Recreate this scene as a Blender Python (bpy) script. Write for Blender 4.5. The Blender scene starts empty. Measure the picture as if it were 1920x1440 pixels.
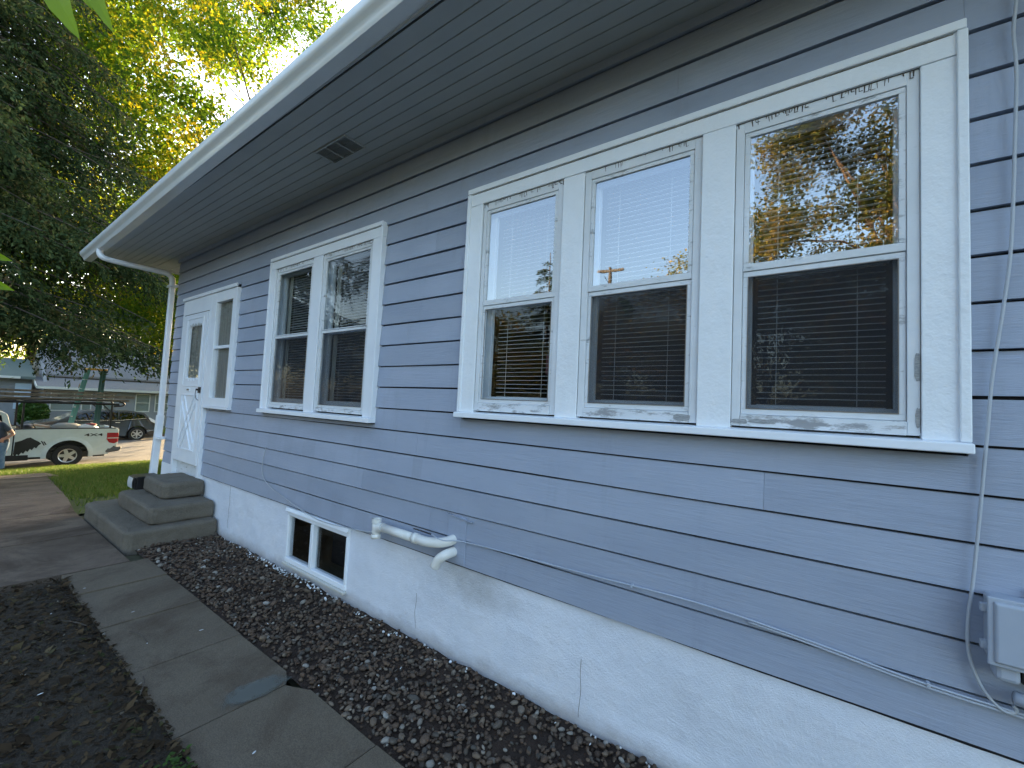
import bpy, bmesh, math, random
import numpy as np
from mathutils import Vector, Matrix, noise
random.seed(7); rng = np.random.default_rng(7)
scene = bpy.context.scene
R = math.radians
# ------------------------------------------------------------------ camera, sky, sun, exposure
YAW, PITCH, ROLL = R(36.15), R(3.03), R(2.70)
CAM = Vector((0.0, -2.1186, 1.63845))
fw = Vector((-math.sin(YAW) * math.cos(PITCH), math.cos(YAW) * math.cos(PITCH), math.sin(PITCH)))
rt = fw.cross(Vector((0, 0, 1))).normalized(); up = rt.cross(fw)
c_, s_ = math.cos(ROLL), math.sin(ROLL)
rt, up = c_ * rt + s_ * up, -s_ * rt + c_ * up
cd = bpy.data.cameras.new('camera'); cam = bpy.data.objects.new('camera', cd)
scene.collection.objects.link(cam)
cam.matrix_world = Matrix(((rt.x, up.x, -fw.x, CAM.x), (rt.y, up.y, -fw.y, CAM.y), (rt.z, up.z, -fw.z, CAM.z), (0, 0, 0, 1)))
cd.sensor_width = 36; cd.lens = 15.0; cd.clip_start = 0.02; cd.clip_end = 1500
scene.camera = cam

SUN_AZ = math.atan2(-0.60, 0.80)      # sun stands towards -X / +Y, low behind the trees
SUN_EL = R(13)
world = bpy.data.worlds.new('World'); scene.world = world; world.use_nodes = True
wn = world.node_tree; wn.nodes.clear()
sky = wn.nodes.new('ShaderNodeTexSky'); sky.sky_type = 'NISHITA'; sky.sun_disc = False
sky.sun_elevation = SUN_EL; sky.sun_rotation = SUN_AZ; sky.air_density = 1.0; sky.dust_density = 3.0; sky.ozone_density = 0.75
bg = wn.nodes.new('ShaderNodeBackground'); bg.inputs['Strength'].default_value = 0.15
wo = wn.nodes.new('ShaderNodeOutputWorld')
wn.links.new(sky.outputs[0], bg.inputs[0]); wn.links.new(bg.outputs[0], wo.inputs[0])
sl = bpy.data.lights.new('sun', 'SUN'); sl.energy = 4.5; sl.angle = R(0.6); sl.color = (1.0, 0.74, 0.42)
so = bpy.data.objects.new('sun', sl); scene.collection.objects.link(so)
sd = Vector((math.sin(SUN_AZ) * math.cos(SUN_EL), math.cos(SUN_AZ) * math.cos(SUN_EL), math.sin(SUN_EL)))
so.rotation_euler = sd.to_track_quat('Z', 'Y').to_euler()
vs = scene.view_settings; vs.view_transform = 'Standard'; vs.look = 'None'; vs.gamma = 1; vs.use_curve_mapping = False
vs.exposure = 2.76
scene.render.engine = 'CYCLES'; scene.cycles.max_bounces = 8; scene.cycles.transparent_max_bounces = 24
scene.cycles.use_denoising = True

# ------------------------------------------------------------------ helpers
COL = scene.collection
def link(o, parent=None):
    COL.objects.link(o)
    if parent is not None: o.parent = parent
    return o
def tag(o, label=None, cat=None, group=None, kind=None):
    if label: o['label'] = label
    if cat: o['category'] = cat
    if group: o['group'] = group
    if kind: o['kind'] = kind
    return o
def thing(name, label, cat, group=None, loc=(0, 0, 0)):
    o = bpy.data.objects.new(name, None); link(o); o.location = loc
    return tag(o, label, cat, group)
class MB:
    def __init__(s): s.v = []; s.f = []; s.mi = []; s.m = 0
    def poly(s, pts, mi=None):
        b = len(s.v); s.v += [tuple(p) for p in pts]; s.f.append(tuple(range(b, b + len(pts)))); s.mi.append(s.m if mi is None else mi)
    def hexa(s, p):
        b = len(s.v); s.v += [tuple(q) for q in p]
        for f in ((0, 3, 2, 1), (4, 5, 6, 7), (0, 1, 5, 4), (1, 2, 6, 5), (2, 3, 7, 6), (3, 0, 4, 7)):
            s.f.append(tuple(b + i for i in f)); s.mi.append(s.m)
    def box(s, x0, x1, y0, y1, z0, z1):
        s.hexa([(x0, y0, z0), (x1, y0, z0), (x1, y1, z0), (x0, y1, z0), (x0, y0, z1), (x1, y0, z1), (x1, y1, z1), (x0, y1, z1)]); return s
    def bar(s, a, b, w, h, upv=(0, 0, 1)):
        a = Vector(a); b = Vector(b); d = (b - a).normalized(); u = Vector(upv); 
        if abs(d.dot(u)) > .98: u = Vector((0, 1, 0))
        r = d.cross(u).normalized(); u = r.cross(d)
        q = [(-1, -1), (1, -1), (1, 1), (-1, 1)]
        s.hexa([a + r * w / 2 * i + u * h / 2 * j for i, j in q] + [b + r * w / 2 * i + u * h / 2 * j for i, j in q]); return s
    def tube(s, pts, rad, n=10, cap=True):
        pts = [Vector(p) for p in pts]; k = len(pts); rads = rad if isinstance(rad, (list, tuple)) else [rad] * k
        b = len(s.v); t0 = (pts[1] - pts[0]).normalized()
        u = t0.cross(Vector((0, 0, 1)));
        if u.length < .1: u = t0.cross(Vector((0, 1, 0)))
        u.normalize()
        for i, p in enumerate(pts):
            t = (pts[min(i + 1, k - 1)] - pts[max(i - 1, 0)]).normalized()
            u = (u - t * u.dot(t)).normalized(); w = t.cross(u)
            for j in range(n):
                a = 2 * math.pi * j / n; s.v.append(tuple(p + (u * math.cos(a) + w * math.sin(a)) * rads[i]))
        for i in range(k - 1):
            for j in range(n):
                s.f.append((b + i * n + j, b + i * n + (j + 1) % n, b + (i + 1) * n + (j + 1) % n, b + (i + 1) * n + j)); s.mi.append(s.m)
        if cap:
            s.f.append(tuple(b + j for j in range(n))[::-1]); s.mi.append(s.m)
            s.f.append(tuple(b + (k - 1) * n + j for j in range(n))); s.mi.append(s.m)
        return s
    def prism_x(s, poly, x0, x1):          # poly in (y,z)
        n = len(poly); b = len(s.v)
        s.v += [(x0, y, z) for y, z in poly] + [(x1, y, z) for y, z in poly]
        s.f.append(tuple(range(b, b + n))); s.mi.append(s.m); s.f.append(tuple(range(b + 2 * n - 1, b + n - 1, -1))); s.mi.append(s.m)
        for i in range(n):
            j = (i + 1) % n; s.f.append((b + i, b + n + i, b + n + j, b + j)); s.mi.append(s.m)
        return s
    def prism_y(s, poly, y0, y1):          # poly in (x,z)
        n = len(poly); b = len(s.v)
        s.v += [(x, y0, z) for x, z in poly] + [(x, y1, z) for x, z in poly]
        s.f.append(tuple(range(b, b + n))); s.mi.append(s.m); s.f.append(tuple(range(b + 2 * n - 1, b + n - 1, -1))); s.mi.append(s.m)
        for i in range(n):
            j = (i + 1) % n; s.f.append((b + i, b + n + i, b + n + j, b + j)); s.mi.append(s.m)
        return s
    def prism_z(s, poly, z0, z1):
        n = len(poly); b = len(s.v)
        s.v += [(x, y, z0) for x, y in poly] + [(x, y, z1) for x, y in poly]
        s.f.append(tuple(range(b + n - 1, b - 1, -1))); s.mi.append(s.m); s.f.append(tuple(range(b + n, b + 2 * n))); s.mi.append(s.m)
        for i in range(n):
            j = (i + 1) % n; s.f.append((b + i, b + j, b + n + j, b + n + i)); s.mi.append(s.m)
        return s
    def build(s, name, mat, parent=None, bevel=0, smooth=False, seg=2):
        me = bpy.data.meshes.new(name); me.from_pydata(s.v, [], s.f)
        ms = mat if isinstance(mat, (list, tuple)) else [mat]
        for m in ms: me.materials.append(m)
        me.polygons.foreach_set('material_index', s.mi)
        bm = bmesh.new(); bm.from_mesh(me); bmesh.ops.recalc_face_normals(bm, faces=bm.faces); bm.to_mesh(me); bm.free()
        if smooth: me.polygons.foreach_set('use_smooth', [True] * len(me.polygons))
        me.update()
        o = bpy.data.objects.new(name, me); link(o, parent)
        if bevel:
            m = o.modifiers.new('bevel', 'BEVEL'); m.width = bevel; m.segments = seg; m.limit_method = 'ANGLE'; m.angle_limit = R(40)
        return o
def quads_obj(name, V, mat, parent=None, k=4, smooth=False):
    """V: (n,k,3) array of separate k-gons"""
    n = len(V); me = bpy.data.meshes.new(name)
    me.vertices.add(n * k); me.vertices.foreach_set('co', np.ascontiguousarray(V, dtype=np.float32).ravel())
    me.loops.add(n * k); me.loops.foreach_set('vertex_index', np.arange(n * k, dtype=np.int32))
    me.polygons.add(n); me.polygons.foreach_set('loop_start', np.arange(0, n * k, k, dtype=np.int32))
    me.update(calc_edges=True); me.materials.append(mat)
    o = bpy.data.objects.new(name, me); return link(o, parent)
def multi_mesh(name, base_v, base_f, P, Rm, S, mat, parent=None, smooth=True):
    """many transformed copies of a small triangle mesh joined into one mesh"""
    base_v = np.asarray(base_v, float); base_f = np.asarray(base_f, int); n = len(P)
    V = np.einsum('nij,nkj->nki', Rm, base_v[None] * S[:, None, :]) + P[:, None, :]
    nv, nf = len(base_v), len(base_f)
    F = (base_f[None] + (np.arange(n) * nv)[:, None, None]).reshape(-1, 3)
    me = bpy.data.meshes.new(name)
    me.vertices.add(n * nv); me.vertices.foreach_set('co', V.astype(np.float32).ravel())
    me.loops.add(len(F) * 3); me.loops.foreach_set('vertex_index', F.astype(np.int32).ravel())
    me.polygons.add(len(F)); me.polygons.foreach_set('loop_start', np.arange(0, len(F) * 3, 3, dtype=np.int32))
    if smooth: me.polygons.foreach_set('use_smooth', [True] * len(F))
    me.update(calc_edges=True); me.materials.append(mat)
    o = bpy.data.objects.new(name, me); return link(o, parent)
def rand_rot(n):
    q = rng.normal(size=(n, 4)); q /= np.linalg.norm(q, axis=1)[:, None]; w, x, y, z = q.T
    return np.stack([np.stack([1 - 2 * (y * y + z * z), 2 * (x * y - z * w), 2 * (x * z + y * w)], -1),
                     np.stack([2 * (x * y + z * w), 1 - 2 * (x * x + z * z), 2 * (y * z - x * w)], -1),
                     np.stack([2 * (x * z - y * w), 2 * (y * z + x * w), 1 - 2 * (x * x + y * y)], -1)], 1)
def smoothpath(pts, n=6):
    pts = [Vector(p) for p in pts]; out = []
    for i in range(len(pts) - 1):
        p0 = pts[max(i - 1, 0)]; p1 = pts[i]; p2 = pts[i + 1]; p3 = pts[min(i + 2, len(pts) - 1)]
        for k in range(n):
            t = k / n
            out.append(0.5 * ((2 * p1) + (p2 - p0) * t + (2 * p0 - 5 * p1 + 4 * p2 - p3) * t * t + (3 * p1 - p0 - 3 * p2 + p3) * t ** 3))
    out.append(pts[-1]); return out

# ------------------------------------------------------------------ materials
M = {}
def nodes(name):
    m = bpy.data.materials.new(name); m.use_nodes = True; nt = m.node_tree; nt.nodes.clear()
    out = nt.nodes.new('ShaderNodeOutputMaterial'); M[name] = m; return m, nt, out
def ramp(nt, fac, stops):
    r = nt.nodes.new('ShaderNodeValToRGB'); e = r.color_ramp.elements
    while len(e) < len(stops): e.new(0.5)
    for i, (p, c) in enumerate(stops): e[i].position = p; e[i].color = (*c, 1) if len(c) == 3 else c
    nt.links.new(fac, r.inputs[0]); return r.outputs[0]
def noise_n(nt, scale, detail=4, rough=.55, stretch=None, dist=0):
    tc = nt.nodes.new('ShaderNodeTexCoord'); n = nt.nodes.new('ShaderNodeTexNoise')
    n.inputs['Scale'].default_value = scale; n.inputs['Detail'].default_value = detail; n.inputs['Roughness'].default_value = rough; n.inputs['Distortion'].default_value = dist
    src = tc.outputs['Object']
    if stretch:
        mp = nt.nodes.new('ShaderNodeMapping'); mp.inputs['Scale'].default_value = stretch; nt.links.new(src, mp.inputs[0]); src = mp.outputs[0]
    nt.links.new(src, n.inputs['Vector']); return n.outputs['Fac']
def bump(nt, bsdf, h, strength, dist=.01, prev=None):
    b = nt.nodes.new('ShaderNodeBump'); b.inputs['Strength'].default_value = strength; b.inputs['Distance'].default_value = dist
    nt.links.new(h, b.inputs['Height'])
    if prev is not None: nt.links.new(prev, b.inputs['Normal'])
    nt.links.new(b.outputs[0], bsdf.inputs['Normal']); return b.outputs[0]
def mat(name, c, rough=.6, c2=None, ns=3, lo=.35, hi=.65, stretch=None, b=None, metal=0, spec=None, b2=None, detail=5):
    m, nt, out = nodes(name); p = nt.nodes.new('ShaderNodeBsdfPrincipled'); nt.links.new(p.outputs[0], out.inputs[0])
    p.inputs['Base Color'].default_value = (*c, 1); p.inputs['Roughness'].default_value = rough; p.inputs['Metallic'].default_value = metal
    if spec is not None: p.inputs['Specular IOR Level'].default_value = spec
    if c2: nt.links.new(ramp(nt, noise_n(nt, ns, detail, .6, stretch), [(lo, c), (hi, c2)]), p.inputs['Base Color'])
    pv = None
    if b: pv = bump(nt, p, noise_n(nt, b[0], 4, .6, b[3] if len(b) > 3 else None), b[1], b[2])
    if b2: bump(nt, p, noise_n(nt, b2[0], 3, .6), b2[1], b2[2], pv)
    return m
def mix_into(nt, p, name, fac, colA, colB):   # replace base colour by a mix
    mx = nt.nodes.new('ShaderNodeMix'); mx.data_type = 'RGBA'
    nt.links.new(fac, mx.inputs[0])
    for i, c in ((6, colA), (7, colB)):
        if isinstance(c, tuple): mx.inputs[i].default_value = (*c, 1)
        else: nt.links.new(c, mx.inputs[i])
    nt.links.new(mx.outputs[2], p.inputs['Base Color']); return mx.outputs[2]
SID = (.275, .325, .455)
def siding_mat():
    m, nt, out = nodes('siding_paint'); p = nt.nodes.new('ShaderNodeBsdfPrincipled'); nt.links.new(p.outputs[0], out.inputs[0])
    p.inputs['Roughness'].default_value = .48
    base = ramp(nt, noise_n(nt, 1.3, 5, .6, (1, 1, 3)), [(.3, (.285, .336, .445)), (.72, (.352, .402, .512))])
    oi = nt.nodes.new('ShaderNodeObjectInfo')
    hs = nt.nodes.new('ShaderNodeHueSaturation')
    mr = nt.nodes.new('ShaderNodeMapRange'); mr.inputs['To Min'].default_value = .92; mr.inputs['To Max'].default_value = 1.07
    nt.links.new(oi.outputs['Random'], mr.inputs[0]); nt.links.new(mr.outputs[0], hs.inputs['Value']); nt.links.new(base, hs.inputs['Color'])
    scuff = ramp(nt, noise_n(nt, 5, 8, .75, (1, 1, 2.6)), [(.66, (0, 0, 0)), (.74, (1, 1, 1))])
    o1 = mix_into(nt, p, '', scuff, hs.outputs[0], (.37, .42, .49))
    grime = ramp(nt, noise_n(nt, 2.0, 9, .75, (3.0, 1, .5)), [(.55, (0, 0, 0)), (.80, (.35, .35, .35))])
    mix_into(nt, p, '', grime, o1, (.17, .20, .26))
    n1 = bump(nt, p, noise_n(nt, 14, 6, .7, (.35, 1, 4)), .45, .008)
    bump(nt, p, noise_n(nt, 260, 2, .5), .25, .001, n1)
siding_mat()
mat('trim_paint', (.77, .82, .88), .38, (.82, .87, .93), 6, .3, .7, None, (60, .6, .004), b2=(14, .55, .008))
mat('trim_smooth', (.75, .80, .88), .4, (.81, .86, .93), 4, .3, .7, None, (25, .2, .003))
def worn_mat(name, lo, hi, grey=(.27, .29, .31), st=(1, 1, 3.2)):
    m, nt, out = nodes(name); p = nt.nodes.new('ShaderNodeBsdfPrincipled'); nt.links.new(p.outputs[0], out.inputs[0]); p.inputs['Roughness'].default_value = .55
    a = ramp(nt, noise_n(nt, 7, 9, .72, st), [(lo, (0, 0, 0)), (hi, (1, 1, 1))])
    base = ramp(nt, noise_n(nt, 3, 5, .6), [(.3, (.62, .66, .70)), (.7, (.74, .78, .84))])
    mix_into(nt, p, '', a, base, grey)
    bump(nt, p, noise_n(nt, 40, 5, .7, st), .5, .003)
worn_mat('worn_paint', .56, .66); worn_mat('worn_sill', .50, .60, (.30, .31, .33)); worn_mat('sash_paint', .62, .72, (.42, .44, .46))
mat('crack_dark', (.05, .035, .03), .9)
mat('dark_gap', (.02, .022, .03), .9)
def stucco():
    m, nt, out = nodes('foundation_stucco'); p = nt.nodes.new('ShaderNodeBsdfPrincipled'); nt.links.new(p.outputs[0], out.inputs[0]); p.inputs['Roughness'].default_value = .75
    base = ramp(nt, noise_n(nt, 2.2, 8, .65), [(.3, (.64, .69, .79)), (.5, (.71, .76, .86)), (.72, (.76, .80, .89))])
    # soil splash low on the wall
    tc = nt.nodes.new('ShaderNodeTexCoord'); sp = nt.nodes.new('ShaderNodeSeparateXYZ'); nt.links.new(tc.outputs['Object'], sp.inputs[0])
    ad = nt.nodes.new('ShaderNodeMath'); ad.operation = 'MULTIPLY_ADD'; ad.inputs[1].default_value = .16; nt.links.new(noise_n(nt, 5, 6, .7), ad.inputs[0]); nt.links.new(sp.outputs[2], ad.inputs[2])
    a = ramp(nt, ad.outputs[0], [(.07, (.55, .55, .55)), (.17, (0, 0, 0))])
    o1 = mix_into(nt, p, '', a, base, (.20, .17, .15))
    # drip stain below the drain elbow, and old water marks
    mp = nt.nodes.new('ShaderNodeMapping'); mp.inputs['Location'].default_value = (1.78 * 2.2, 0, -.50 * 4.2); mp.inputs['Scale'].default_value = (2.2, 0, 4.2)
    gr = nt.nodes.new('ShaderNodeTexGradient'); gr.gradient_type = 'SPHERICAL'; nt.links.new(tc.outputs['Object'], mp.inputs[0]); nt.links.new(mp.outputs[0], gr.inputs[0])
    ml = nt.nodes.new('ShaderNodeMath'); ml.operation = 'MULTIPLY'; nt.links.new(gr.outputs[1], ml.inputs[0]); nt.links.new(noise_n(nt, 6, 8, .75), ml.inputs[1])
    o2 = mix_into(nt, p, '', ramp(nt, ml.outputs[0], [(.08, (0, 0, 0)), (.42, (.6, .6, .6))]), o1, (.36, .36, .36))
    spots = ramp(nt, noise_n(nt, 22, 8, .8), [(.66, (0, 0, 0)), (.72, (.6, .6, .6))]); mix_into(nt, p, '', spots, o2, (.42, .43, .46))
    n1 = bump(nt, p, noise_n(nt, 7, 8, .7), .55, .02)
    bump(nt, p, noise_n(nt, 110, 5, .75), .75, .006, n1)
stucco()
mat('soffit_paint', (.42, .45, .455), .6, (.47, .50, .505), 3, .3, .7, None, (30, .15, .002))
mat('gutter_metal', (.74, .79, .82), .25, (.80, .84, .87), 5, .3, .7, (1, 1, 1), (8, .06, .004), spec=.7)
mat('shingle', (.13, .13, .14), .9, (.20, .20, .21), 14, .35, .65, (1, 4, 1), (60, .5, .01))
def concrete(name, a, b_, stain, lo=.5, hi=.7):
    m, nt, out = nodes(name); p = nt.nodes.new('ShaderNodeBsdfPrincipled'); nt.links.new(p.outputs[0], out.inputs[0]); p.inputs['Roughness'].default_value = .9
    base = ramp(nt, noise_n(nt, 2.5, 10, .7), [(.3, a), (.7, b_)])
    f = ramp(nt, noise_n(nt, 1.3, 8, .7, None, .6), [(lo, (0, 0, 0)), (hi, (1, 1, 1))])
    c = mix_into(nt, p, '', f, base, stain)
    f2 = ramp(nt, noise_n(nt, 160, 3, .7), [(.40, (.55, .55, .55)), (.62, (1.15, 1.15, 1.15))])
    mu = nt.nodes.new('ShaderNodeMix'); mu.data_type = 'RGBA'; mu.blend_type = 'MULTIPLY'; mu.inputs[0].default_value = .6
    nt.links.new(c, mu.inputs[6]); nt.links.new(f2, mu.inputs[7]); nt.links.new(mu.outputs[2], p.inputs['Base Color'])
    n1 = bump(nt, p, noise_n(nt, 12, 8, .7), .6, .02)
    bump(nt, p, noise_n(nt, 180, 3, .6), .7, .004, n1)
concrete('path_concrete', (.116, .092, .066), (.166, .136, .100), (.064, .042, .026))
concrete('step_concrete', (.12, .105, .085), (.18, .16, .132), (.075, .064, .048), .55, .75)
concrete('far_concrete', (.11, .080, .060), (.20, .155, .12), (.06, .040, .028), .45, .62)
concrete('asphalt', (.10, .097, .094), (.14, .135, .13), (.09, .082, .076), .5, .7)
mat('stain_paint', (.26, .30, .31), .7, (.16, .17, .165), 30, .4, .7)
mat('soil', (.022, .013, .009), .95, (.045, .027, .018), 12, .3, .7, None, (60, .8, .02))
mat('mulch', (.020, .014, .009), .95, (.040, .030, .018), 9, .3, .7, None, (45, .9, .03))
mat('ground_soil', (.05, .05, .028), .95, (.085, .08, .045), 3, .3, .7)
mat('lawn_ground', (.03, .05, .010), .95, (.055, .075, .018), 2, .3, .7)
def island(name, stops, rough=.7, transl=0, tcol=None, b=None, spec=.3, clump=0):
    m, nt, out = nodes(name); p = nt.nodes.new('ShaderNodeBsdfPrincipled'); p.inputs['Roughness'].default_value = rough; p.inputs['Specular IOR Level'].default_value = spec
    g = nt.nodes.new('ShaderNodeNewGeometry'); fac = g.outputs['Random Per Island']
    if clump:
        a1 = nt.nodes.new('ShaderNodeMapRange'); a1.inputs['From Min'].default_value = .34; a1.inputs['From Max'].default_value = .66; nt.links.new(noise_n(nt, clump, 3, .6), a1.inputs[0])
        a2 = nt.nodes.new('ShaderNodeMix'); a2.data_type = 'FLOAT'; a2.inputs[0].default_value = .62; nt.links.new(fac, a2.inputs[2]); nt.links.new(a1.outputs[0], a2.inputs[3]); fac = a2.outputs[0]
    c = ramp(nt, fac, stops); nt.links.new(c, p.inputs['Base Color'])
    if b: bump(nt, p, noise_n(nt, b[0], 3, .6), b[1], b[2])
    if transl:
        t = nt.nodes.new('ShaderNodeBsdfTranslucent'); mx = nt.nodes.new('ShaderNodeMixShader'); mx.inputs[0].default_value = transl
        if tcol: 
            c2 = ramp(nt, fac, tcol); nt.links.new(c2, t.inputs[0])
        else: nt.links.new(c, t.inputs[0])
        nt.links.new(p.outputs[0], mx.inputs[1]); nt.links.new(t.outputs[0], mx.inputs[2]); nt.links.new(mx.outputs[0], out.inputs[0])
    else: nt.links.new(p.outputs[0], out.inputs[0])
    return m
STONE = [(p_, tuple(c_ * .82 for c_ in q_)) for p_, q_ in [(0, (.055, .037, .026)), (.3, (.10, .066, .046)), (.5, (.13, .085, .058)), (.68, (.08, .072, .062)), (.84, (.15, .105, .072)), (.94, (.20, .165, .13)), (.99, (.30, .28, .25)), (1, (.45, .44, .42))]]
island('river_stone', STONE, .62, b=(60, .3, .004))
def stone_obj():
    m, nt, out = nodes('river_stone_single'); p = nt.nodes.new('ShaderNodeBsdfPrincipled'); p.inputs['Roughness'].default_value = .6; nt.links.new(p.outputs[0], out.inputs[0])
    g = nt.nodes.new('ShaderNodeObjectInfo'); c = ramp(nt, g.outputs['Random'], STONE); nt.links.new(c, p.inputs['Base Color']); bump(nt, p, noise_n(nt, 2, 4, .6), .3, .1)
stone_obj()
island('mulch_bits', [(0, (.018, .012, .007)), (.5, (.044, .030, .018)), (.85, (.078, .054, .030)), (.955, (.030, .038, .014)), (.992, (.11, .085, .055)), (1, (.28, .27, .24))], .9, spec=.1)
island('white_chips', [(0, (.35, .37, .38)), (1, (.7, .74, .8))], .6)
island('grass_blade', [(0, (.055, .10, .012)), (.5, (.085, .145, .02)), (.85, (.12, .17, .03)), (1, (.20, .19, .07))], .6, .45)
island('spruce_needle', [(0, (.012, .022, .009)), (.45, (.025, .046, .018)), (.7, (.055, .085, .034)), (.88, (.085, .080, .030)), (1, (.12, .09, .045))], .9, .30, spec=.1, clump=1.3)
island('leaf_green', [(0, (.024, .060, .008)), (.5, (.05, .11, .014)), (.78, (.09, .14, .018)), (1, (.16, .15, .02))], .8, .60, [(0, (.05, .12, .010)), (.50, (.13, .23, .012)), (.72, (.34, .33, .012)), (1, (.75, .50, .018))], spec=.12, clump=.42)
island('leaf_sun_gold', [(0, (.05, .065, .022)), (.4, (.13, .15, .035)), (.7, (.32, .24, .06)), (1, (.50, .32, .10))], .8, .35, spec=.12, clump=.7)  # yellow end of the ramp puts sunlit gold into the leaf colour
island('weed_leaf', [(0, (.03, .07, .012)), (1, (.06, .13, .02))], .5, .3)
mat('bark', (.06, .048, .038), .95, (.11, .09, .07), 8, .3, .7, (1, 1, .25), (18, .8, .03))
mat('bark_orange', (.14, .085, .05), .95, (.24, .15, .09), 8, .3, .7, (1, 1, .25), (18, .8, .03))
def glass_mat(name, ior, tint=(1, 1, 1), wav=0, rough=0.0):
    m, nt, out = nodes(name); g = nt.nodes.new('ShaderNodeBsdfGlossy'); g.inputs['Roughness'].default_value = rough; g.inputs[0].default_value = (.93, .96, 1, 1)
    t = nt.nodes.new('ShaderNodeBsdfTransparent'); t.inputs[0].default_value = (*tint, 1)
    f = nt.nodes.new('ShaderNodeFresnel'); f.inputs[0].default_value = ior; mx = nt.nodes.new('ShaderNodeMixShader')
    gm = nt.nodes.new('ShaderNodeNewGeometry'); sb = nt.nodes.new('ShaderNodeMath'); sb.operation = 'SUBTRACT'; sb.inputs[0].default_value = 1; nt.links.new(gm.outputs['Backfacing'], sb.inputs[1])
    ml = nt.nodes.new('ShaderNodeMath'); ml.operation = 'MULTIPLY'; nt.links.new(f.outputs[0], ml.inputs[0]); nt.links.new(sb.outputs[0], ml.inputs[1])
    nt.links.new(ml.outputs[0], mx.inputs[0]); nt.links.new(t.outputs[0], mx.inputs[1]); nt.links.new(g.outputs[0], mx.inputs[2]); nt.links.new(mx.outputs[0], out.inputs[0])
    if wav:
        b = nt.nodes.new('ShaderNodeBump'); b.inputs['Strength'].default_value = wav; b.inputs['Distance'].default_value = .002
        nt.links.new(noise_n(nt, 5, 2, .5), b.inputs['Height']); nt.links.new(b.outputs[0], g.inputs['Normal']); nt.links.new(b.outputs[0], f.inputs['Normal'])
    return m
glass_mat('pane_bright', 3.1, (.92, .93, .94), .16)
glass_mat('pane_plain', 1.5, (.85, .87, .88), .2)
glass_mat('pane_mid', 2.4, (.95, .95, .95), .25)
glass_mat('pane_car', 1.6, (.05, .055, .06))
def screen_mat():
    m, nt, out = nodes('insect_screen'); d = nt.nodes.new('ShaderNodeBsdfDiffuse'); d.inputs[0].default_value = (.050, .052, .060, 1)
    t = nt.nodes.new('ShaderNodeBsdfTransparent'); mx = nt.nodes.new('ShaderNodeMixShader'); mx.inputs[0].default_value = .42
    nt.links.new(t.outputs[0], mx.inputs[1]); nt.links.new(d.outputs[0], mx.inputs[2]); nt.links.new(mx.outputs[0], out.inputs[0])
screen_mat()
mat('blind_slat', (.62, .63, .64), .5)
mat('curtain', (.26, .26, .24), .9, (.42, .42, .39), 6, .3, .7, (8, 8, .3))
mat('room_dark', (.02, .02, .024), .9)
mat('pink_cloth', (.30, .12, .17), .9)
mat('pvc', (.74, .75, .74), .35, (.66, .67, .65), 9, .4, .75, None, (20, .08, .003))
mat('cable_grey', (.42, .46, .52), .5); mat('cable_painted', (.40, .45, .54), .5); mat('cable_black', (.02, .02, .025), .5)
mat('box_grey', (.34, .39, .48), .5, (.38, .43, .52), 8, .3, .7, None, (200, .15, .001))
mat('black_plastic', (.012, .012, .014), .4); mat('rubber', (.018, .018, .018), .8)
mat('truck_white', (.68, .73, .72), .28, (.60, .65, .64), 3, .35, .7); mat('grey_plastic', (.10, .10, .105), .6)
mat('chrome', (.72, .72, .72), .25, metal=1); mat('alloy', (.55, .55, .56), .35, metal=.7)
mat('aluminium', (.15, .135, .125), .5, (.27, .24, .215), 5, .3, .7, metal=.3); mat('red_lamp', (.42, .015, .02), .25); mat('white_lamp', (.75, .72, .7), .3)
mat('suv_paint', (.042, .040, .042), .16, spec=.8); mat('teal_fibre', (.10, .30, .30), .5); mat('teal_dark', (.02, .09, .10), .5); mat('orange_cap', (.70, .36, .05), .5)
mat('denim', (.10, .17, .27), .9, (.17, .25, .36), 9, .35, .65); mat('navy_cloth', (.045, .06, .09), .9); mat('skin', (.45, .24, .17), .6); mat('grey_hair', (.38, .34, .31), .8)
mat('tarp', (.30, .30, .29), .8); mat('white_bag', (.72, .72, .74), .7); mat('red_cloth', (.25, .05, .05), .8); mat('lumber', (.42, .26, .16), .8)
mat('far_siding', (.20, .21, .23), .8, (.24, .25, .27), 1.5, .3, .7); mat('far_blue', (.42, .52, .62), .7); mat('far_trim', (.55, .55, .52), .7); mat('far_blind', (.40, .42, .38), .7)
mat('brass_dark', (.12, .10, .07), .4, metal=.6)
m_ = mat('green_leaf_near', (.14, .24, .012), .5)
nt = m_.node_tree; t = nt.nodes.new('ShaderNodeBsdfTranslucent'); t.inputs[0].default_value = (.40, .60, .02, 1); mx = nt.nodes.new('ShaderNodeMixShader'); mx.inputs[0].default_value = .6
pr = [n for n in nt.nodes if n.type == 'BSDF_PRINCIPLED'][0]; ou = [n for n in nt.nodes if n.type == 'OUTPUT_MATERIAL'][0]
nt.links.new(pr.outputs[0], mx.inputs[1]); nt.links.new(t.outputs[0], mx.inputs[2]); nt.links.new(mx.outputs[0], ou.inputs[0])

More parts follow.
